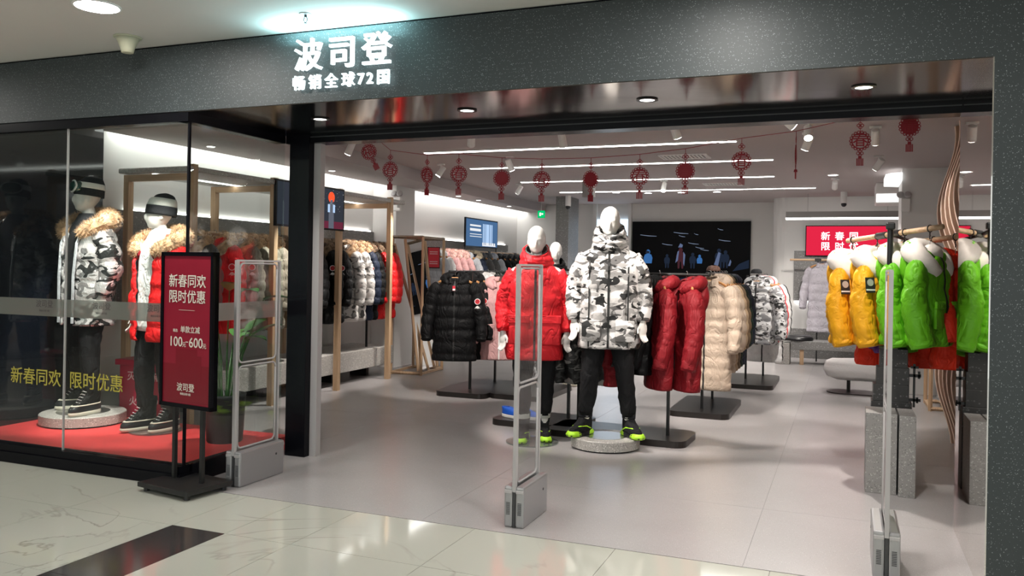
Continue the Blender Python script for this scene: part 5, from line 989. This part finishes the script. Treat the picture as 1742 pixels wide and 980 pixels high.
# ================================================================== BACK WALL SCREENS
t = thing('video_wall', 'large black video wall showing blue hooded figures and drones', 'screen', (-2.78, YB, 1.10)); ob('casing', G().bb(-1.12, 1.12, -0.06, 0, 0, 1.30), 'tv_black', t); p = ob('picture', G().bb(-1.11, 1.11, -0.0615, -0.0605, 0.01, 1.29), 'tv_black', t)
def fig(x, z, s_, m, legs=False):
    g = G(); f = lambda pts: g.prism([(x + a * s_, z + b * s_) for a, b in pts], 0.062, 0.0625, Matrix(((1, 0, 0, 0), (0, 0, -1, 0), (0, 1, 0, 0), (0, 0, 0, 1))))
    f([(-0.30, -0.55), (0.30, -0.55), (0.36, -0.1), (0.26, 0.16), (0.10, 0.22), (-0.10, 0.22), (-0.26, 0.16), (-0.36, -0.1)]); f([(0.17 * math.cos(a), 0.37 + 0.20 * math.sin(a)) for a in [2 * PI * k / 12 for k in range(12)]])
    if legs: f([(-0.24, -0.55), (-0.04, -0.55), (-0.08, -1.1), (-0.22, -1.1)]); f([(0.04, -0.55), (0.24, -0.55), (0.22, -1.1), (0.08, -1.1)])
    ob('figure', g, m, p)
fig(-0.80, 0.62, 0.24, 'e_fig_blue'); fig(-0.43, 0.58, 0.16, 'e_fig_dim', True); fig(-0.17, 0.66, 0.24, 'e_fig_red', True); fig(0.06, 0.60, 0.18, 'e_fig_dim', True); fig(0.19, 0.58, 0.15, 'e_fig_blue', False); fig(0.55, 0.66, 0.22, 'e_fig_dim', True); fig(0.67, 0.64, 0.20, 'e_fig_dim', True)
def poly_on(name, pts, m, dd=0.0628): ob(name, G().prism(pts, dd, dd + 0.0004, Matrix(((1, 0, 0, 0), (0, 0, -1, 0), (0, 1, 0, 0), (0, 0, 0, 1)))), m, p)
poly_on('visor', [(-0.85, 0.68), (-0.78, 0.68), (-0.77, 0.72), (-0.84, 0.74)], 'e_fig_dim'); poly_on('coat_light', [(-0.27, 0.5), (-0.23, 0.72), (-0.2, 0.74), (-0.22, 0.55)], 'e_fig_pale'); poly_on('coat_light', [(-0.1, 0.44), (-0.08, 0.66), (-0.12, 0.72), (-0.12, 0.5)], 'e_fig_pale'); poly_on('hood_light', [(-0.22, 0.80), (-0.14, 0.80), (-0.13, 0.85), (-0.18, 0.88)], 'e_fig_pale')
poly_on('coat_light', [(0.46, 0.48), (0.54, 0.72), (0.58, 0.7), (0.54, 0.46)], 'e_fig_pale'); poly_on('coat_light', [(0.72, 0.46), (0.76, 0.58), (0.78, 0.54), (0.76, 0.46)], 'e_fig_pale')
for x, z, s_ in ((-0.80, 1.03, 0.16), (-0.17, 1.08, 0.14), (-0.15, 1.02, 0.06), (-0.43, 0.86, 0.10), (0.07, 0.88, 0.10), (0.19, 0.80, 0.08), (0.28, 0.76, 0.08), (0.65, 0.94, 0.11), (0.57, 1.15, 0.05), (0.12, 1.06, 0.04)): poly_on('drone', [(x - s_, z + 0.016), (x - 0.02, z), (x + s_, z - 0.012), (x + s_, z - 0.02), (x, z - 0.016), (x - s_, z + 0.006)], 'e_drone')
poly_on('blue_glow', [(0.50, 0.10), (0.68, 0.10), (0.64, 0.24), (0.54, 0.24)], 'e_fig_blue'); poly_on('blue_glow', [(-0.08, 0.08), (0.06, 0.08), (0.02, 0.2), (-0.04, 0.2)], 'e_fig_blue'); poly_on('snow_bank', [(0.8, 0.36), (1.1, 0.42), (1.1, 0.58), (0.92, 0.50)], 'e_fig_dim'); poly_on('snow_bank', [(-0.4, 0.18), (0.35, 0.28), (0.2, 0.18), (-0.2, 0.14)], 'e_fig_dim')
t = thing('display_screen', 'red wall screen reading 新春同欢 限时优惠 above the lilac coats', 'screen', (-0.01, 15.15, 1.74)); ob('casing', G().bb(-0.64, 0.66, -0.05, 0.0, 0, 0.52), 'black_frame', t); p = ob('picture', G().bb(-0.625, 0.645, -0.0515, -0.0505, 0.015, 0.505), 'e_redscreen', t)
for ch, x, z in (('新', -0.32, 0.33), ('春', -0.10, 0.33), ('同', 0.12, 0.33), ('限', -0.32, 0.16), ('时', -0.10, 0.16), ('优', 0.12, 0.16)): text('lettering', ch, 0.15, 'e_redscreen_text', p, (x, -0.053, z), (PI / 2, 0, 0), 0.0, 0.012)
t = thing('linear_lamp', 'grey suspended lamp bar with white glowing underside above the red screen', 'lamp', (0.0, 14.6, 2.33)); ob('housing', G().bb(-0.94, 0.9, -0.04, 0.04, 0.03, 0.13), 'vent_grey', t); ob('diffuser', G().bb(-0.94, 0.9, -0.035, 0.035, 0.0, 0.03), 'e_cove', t); [ob('hanger_wire', G().cyl((x, 0, 0.13), (x, 0, ZC - 2.33), 0.003, n=5), 'vent_grey', t) for x in (-0.6, 0.6)]
t = thing('air_unit', 'white box air unit below the ceiling beside the right column', 'air conditioner', (0.58, 13.2, 2.45)); ob('case', G().rbox((0, 0, 0.15), (0.42, 0.5, 0.30), 0.02), 'white', t); ob('painted_glow_face', G().bb(-0.2, 0.2, -0.256, -0.25, 0.02, 0.14), 'e_glow', t)  # emission paints brightness onto the casing, which is no lamp
t = thing('emergency_light', 'white twin-lamp emergency light on the right column', 'emergency light', (0.66, 11.26, 2.30)); ob('case', G().rbox((0, 0, 0), (0.10, 0.07, 0.16), 0.01), 'white', t); [ob('lamp', G().lathe([(0.0, -0.03), (0.03, -0.025), (0.04, 0.0), (0.042, 0.02), (0.033, 0.024)], 14), 'gate_grey', t, (sx * 0.04 - 0.02, -0.02, 0.12), rot=(R(60), R(20 * sx), 0), smooth=True) for sx in (-1, 1)]
# column top light ring
struct('trim_column_light', G().prism([(0.50, 11.3), (0.44, 11.45), (0.44, 12.0), (0.62, 12.1), (0.62, 11.25)], 2.60, 2.70), 'e_glow')
t = thing('exit_sign', 'green running-man exit sign hanging at the back left', 'sign', (-5.03, 14.0, 2.41)); ob('case', G().rbox((0, 0, 0), (0.13, 0.03, 0.13), 0.004), 'e_exit', t); ob('pictogram', G().bb(-0.03, 0.0, -0.018, -0.016, -0.03, 0.03).bb(0.01, 0.04, -0.018, -0.016, -0.01, 0.02), 'e_exit_w', t); ob('rod', G().cyl((0, 0, 0.06), (0, 0, ZC - 2.41), 0.006), 'gate_grey', t)
# ================================================================== CEILING THINGS
for k, (x0, x1, y, wd) in enumerate(((-4.47, -1.03, 8.5, 'nearest the entrance'), (-4.58, -0.80, 10.0, 'second from the entrance'), (-4.55, -0.92, 11.75, 'third from the entrance'), (-4.5, -0.45, 13.45, 'furthest back'))):
    t = thing('linear_light', 'long white linear ceiling light, ' + wd, 'ceiling light', ((x0 + x1) / 2, y, ZC), 0, 'linear ceiling lights'); h = (x1 - x0) / 2
    ob('frame', G().bb(-h - 0.01, h + 0.01, -0.04, 0.04, -0.012, 0), 'white', t); ob('diffuser', G().bb(-h, h, -0.03, 0.03, -0.016, -0.012), 'e_strip', t)
for k, (x, y, wd) in enumerate(((-1.72, 9.55, 'nearest the entrance'), (-1.72, 12.7, 'further back'))):
    t = thing('ceiling_vent', 'white slatted ceiling air vent, ' + wd, 'vent', (x, y, ZC), 0, 'ceiling vents'); ob('frame', G().bb(-0.27, 0.27, -0.18, -0.16, -0.012, 0).bb(-0.27, 0.27, 0.16, 0.18, -0.012, 0).bb(-0.27, -0.25, -0.16, 0.16, -0.012, 0).bb(0.25, 0.27, -0.16, 0.16, -0.012, 0), 'white', t); ob('backing', G().bb(-0.25, 0.25, -0.16, 0.16, -0.003, 0), 'gate_dark', t)
    for q in range(12): ob('slat', G().bb(-0.24 + 0.042 * q, -0.215 + 0.042 * q, -0.16, 0.16, -0.010, -0.004), 'white', t)
for k, (x, y) in enumerate(((-3.60, 13.7), (-3.10, 13.9), (-2.54, 13.9), (-1.97, 13.9), (-0.18, 11.8))):
    t = thing('shop_downlight', 'small round downlight in the shop ceiling, %s' % (ORD[k] + ' from left in the back row' if k < 4 else 'right of the rows'), 'downlight', (x, y, ZC), 0, 'shop downlights'); ob('ring', G().lathe([(0.075, 0), (0.075, -0.006), (0.06, -0.008), (0.06, 0)], 20), 'white', t); ob('lens', G().lathe([(0.06, -0.002), (0.06, -0.005)], 20), 'e_spot', t)
    ld = bpy.data.lights.new('lamp', 'SPOT'); ld.energy = SPOT_W * 0.5; ld.spot_size = R(120); ld.spot_blend = 0.6; ld.shadow_soft_size = 0.06; ld.color = (1.0, 0.94, 0.88); lo = bpy.data.objects.new('lamp', ld); link(lo, t); lo.location = (0, 0, -0.02)
for k, (x, y, lb) in enumerate(((-4.60, 14.2, 'black dome camera in front of the terrazzo column'), (-0.05, 14.3, 'black dome camera near the lamp bar over the red screen'))):
    t = thing('dome_camera', lb, 'camera', (x, y, ZC)); ob('collar', G().lathe([(0.05, 0), (0.05, -0.18), (0.04, -0.19)], 16), 'white', t); ob('dome', G().ball((0, -0.01, -0.20), 0.042), 'boot_black', t, smooth=True)
t = thing('ceiling_speaker', 'dark box speaker hanging from the shop ceiling behind the ornaments', 'speaker', (-3.45, 11.6, 2.60)); ob('case', G().rbox((0, 0, 0), (0.16, 0.14, 0.24), 0.01), 'vent_grey', t); ob('bracket', G().cyl((0, 0, 0.1), (0, 0, 0.15), 0.012), 'gate_grey', t)
# accent spot lamps; the one on the fins is added to brighten them
def spot(x, y, target, label, power=1.0, angle=48):
    t = thing('spotlight', label, 'spotlight', (x, y, ZC), 0, 'white ceiling spotlights'); d = (Vector(target) - Vector((x, y, ZC - 0.10))).normalized()
    ob('mount', G().rbox((0, 0, -0.01), (0.10, 0.035, 0.02), 0.004), 'white', t); ob('stem', G().cyl((0, 0, -0.02), (0, 0, -0.07), 0.008), 'white', t)
    c = Vector((0, 0, -0.10)); ob('head', G().tube([c - d * 0.075, c - d * 0.07, c + d * 0.06, c + d * 0.065], [0.02, 0.035, 0.038, 0.036], 16), 'white', t, smooth=False); ob('lens', G().tube([c + d * 0.0655, c + d * 0.067], [0.033, 0.033], 16), 'e_spot', t)
    ld = bpy.data.lights.new('lamp', 'SPOT'); ld.energy = SPOT_W * power; ld.spot_size = R(angle); ld.spot_blend = 0.45; ld.shadow_soft_size = 0.03; ld.color = (1.0, 0.93, 0.86)
    lo = bpy.data.objects.new('lamp', ld); link(lo, t); lo.location = c + d * 0.08; lo.rotation_euler = d.to_track_quat('-Z', 'Y').to_euler()
SP = [(-2.48, 7.45, (-2.3, 8.6, 0.2), 0.5), (-4.76, 7.4, (-5.7, 7.5, 0.9), 0.9), (-4.77, 9.5, (-5.8, 9.0, 0.9), 0.9), (-4.68, 12.0, (-6.0, 12.6, 1.0), 0.5), (-1.38, 7.2, (-0.6, 8.4, 0.0), 1.1), (-2.45, 12.0, (-2.6, 10.5, 0.2), 0.6), (-0.35, 8.2, (-1.15, 8.75, 0.8), 0.55), (-0.32, 7.6, (-0.1, 5.5, 0.0), 1.3), (0.22, 8.0, (0.2, 9.6, 0.3), 0.6), (0.31, 10.0, (-0.9, 11.2, 0.9), 0.9), (-3.67, 9.1, (-3.0, 10.3, 0.2), 0.6), (-0.16, 12.2, (-0.3, 14.6, 1.0), 0.7), (-3.3, 7.2, (-4.05, 8.7, 0.9), 1.0),
 (-2.2, 5.90, (-1.75, 6.75, 1.45), 0.85), (-0.55, 5.90, (-1.35, 7.15, 1.0), 0.6), (-2.9, 5.90, (-2.4, 6.7, 1.2), 1.0), (-0.15, 5.90, (0.25, 6.75, 1.2), 0.4), (-0.45, 7.0, (0.8, 7.5, 1.6), 0.45), (-5.2, 4.62, (-5.75, 5.25, 1.0), 1.0), (-4.55, 4.62, (-5.0, 5.2, 0.9), 1.0)]
lbl = ['right of the left window post', 'over the olive coats', 'over the white patterned coats', 'over the pink coats', 'left of the right ornaments', 'in the middle of the back ceiling', 'over the beige coats', 'left of the two above the yellow jackets', 'above the green jackets', 'over the far right rack', 'behind the middle ornaments', 'aimed at the lilac coats', 'over the black badge coats', 'behind the header, aimed at the camouflage mannequin', 'behind the header, aimed at the dark red parkas', 'behind the header, aimed at the red parka mannequin', 'behind the header, aimed at the yellow jackets', 'aimed at the wavy wooden fins', 'inside the show window over the silver mannequin', 'inside the show window over the red puffer mannequin']
for (x, y, tg, pw), lb in zip(SP, lbl): spot(x, y, tg, 'white cylindrical ceiling spotlight ' + lb, pw)
# ================================================================== NEW YEAR GARLAND
orn = [(627, -3.80, 2.42, 'f', 30), (664, -3.59, 2.262, 's', 0), (726, -3.24, 2.21, 's', 62), (780, -2.95, 2.21, 's', 10), (854, -2.57, 2.165, 'd', 0), (922, -2.23, 2.145, 's', 0), (1005, -1.83, 2.14, 'g', 40), (1087, -1.45, 2.155, 's', 10), (1166, -1.11, 2.185, 'g', 0), (1261, -0.71, 2.245, 's', 0), (1355, -0.34, 2.28, 's', 82), (1461, 0.075, 2.36, 's', 0), (1548, 0.38, 2.445, 'g', 0)]
YG = 5.60; qg = YG / 6.2; orn = [(a, x * qg, 1.45 + (z - 1.45) * qg, c, d) for a, x, z, c, d in orn]
cord = tag(ob('garland_cord', G().tube([(-3.62, YG - 0.11, 2.46)] + [(x, YG, z + 0.165 * qg) for _, x, z, _, _ in orn] + [(0.5, YG - 0.11, 2.52)], 0.0022, 5), 'red_orn'), 'thin red cord strung across the entrance, carrying the ornaments', 'garland')
RING = G(); RING.tube([(0.052 * math.cos(a), 0, 0.052 * math.sin(a)) for a in [2 * PI * k / 28 for k in range(29)]], 0.0045, 5)
for k in range(18):
    a = 2 * PI * k / 18; c = Vector((0.060 * math.cos(a), 0, 0.060 * math.sin(a))); RING.tube([c + Vector((0.0085 * math.cos(q), 0, 0.0085 * math.sin(q))) for q in [2 * PI * i / 8 for i in range(9)]], 0.003, 4)
RING_ME = RING.mesh('scalloped_ring', ['red_orn']); DISC_ME = G().lathe([(0.052, -0.002), (0.052, 0.002)], 28).mesh('disc', ['red_orn'])
KN = G()
for a0 in (0, 90, 180, 270):
    c = Vector((0.012 * math.cos(R(a0)), 0, 0.012 * math.sin(R(a0)))); KN.tube([c + Vector((0.010 * math.cos(q), 0, 0.010 * math.sin(q))) for q in [2 * PI * i / 10 for i in range(11)]], 0.0028, 5)
KNOT_ME = KN.mesh('knot', ['red_orn']); STR_ME = G().cyl((0, 0, 0.062), (0, 0, 0.165), 0.002, n=5).cyl((0, 0, -0.062), (0, 0, -0.125), 0.002, n=5).mesh('cord', ['red_orn'])
TS = G().cyl((0, 0, -0.105), (0, 0, -0.122), 0.010, 0.013, 8)
for i in range(5): TS.bb(-0.0225 + 0.0095 * i, -0.016 + 0.0095 * i, -0.004, 0.004, -0.170, -0.120)
TAS_ME = TS.mesh('tassel', ['red_orn'])
whn = ['leftmost, tucked under the door header', 'second from left', 'third from left, turned sideways', 'fourth from left', 'fifth from left, solid red disc', 'sixth from left', 'seventh from left, before the dark box speaker', 'eighth from left, above the video wall', 'ninth from left, dark solid disc', 'tenth from left', 'eleventh from left, edge-on and thin', 'second from right', 'rightmost, dark solid disc beside the wooden fins']
for k, ((_, x, z, kd, tw), wh) in enumerate(zip(orn, whn)):
    t = thing('paper_ornament', 'red round tasselled garland ornament, ' + wh, 'ornament', (x, YG, z), R(8 + tw), 'New Year ornaments'); 
    t.scale = (qg,) * 3
    if k == 0: t.rotation_euler = (0, R(-28), R(10))
    inst('scalloped_ring', RING_ME, None, t); inst('knot', KNOT_ME, None, t, (0, 0, 0.105)); inst('knot', KNOT_ME, None, t, (0, 0, -0.085)); inst('cord', STR_ME, None, t); inst('tassel', TAS_ME, None, t)
    if kd in 'dg': inst('disc', DISC_ME, None, t, rot=(PI / 2, 0, 0))
    if kd != 'd': text('character', '福' if kd == 'f' else '春', 0.100, 'red_orn', t, (0, -0.003 if kd == 'g' else 0, 0), (PI / 2, 0, 0), 0.0025, 0.008)
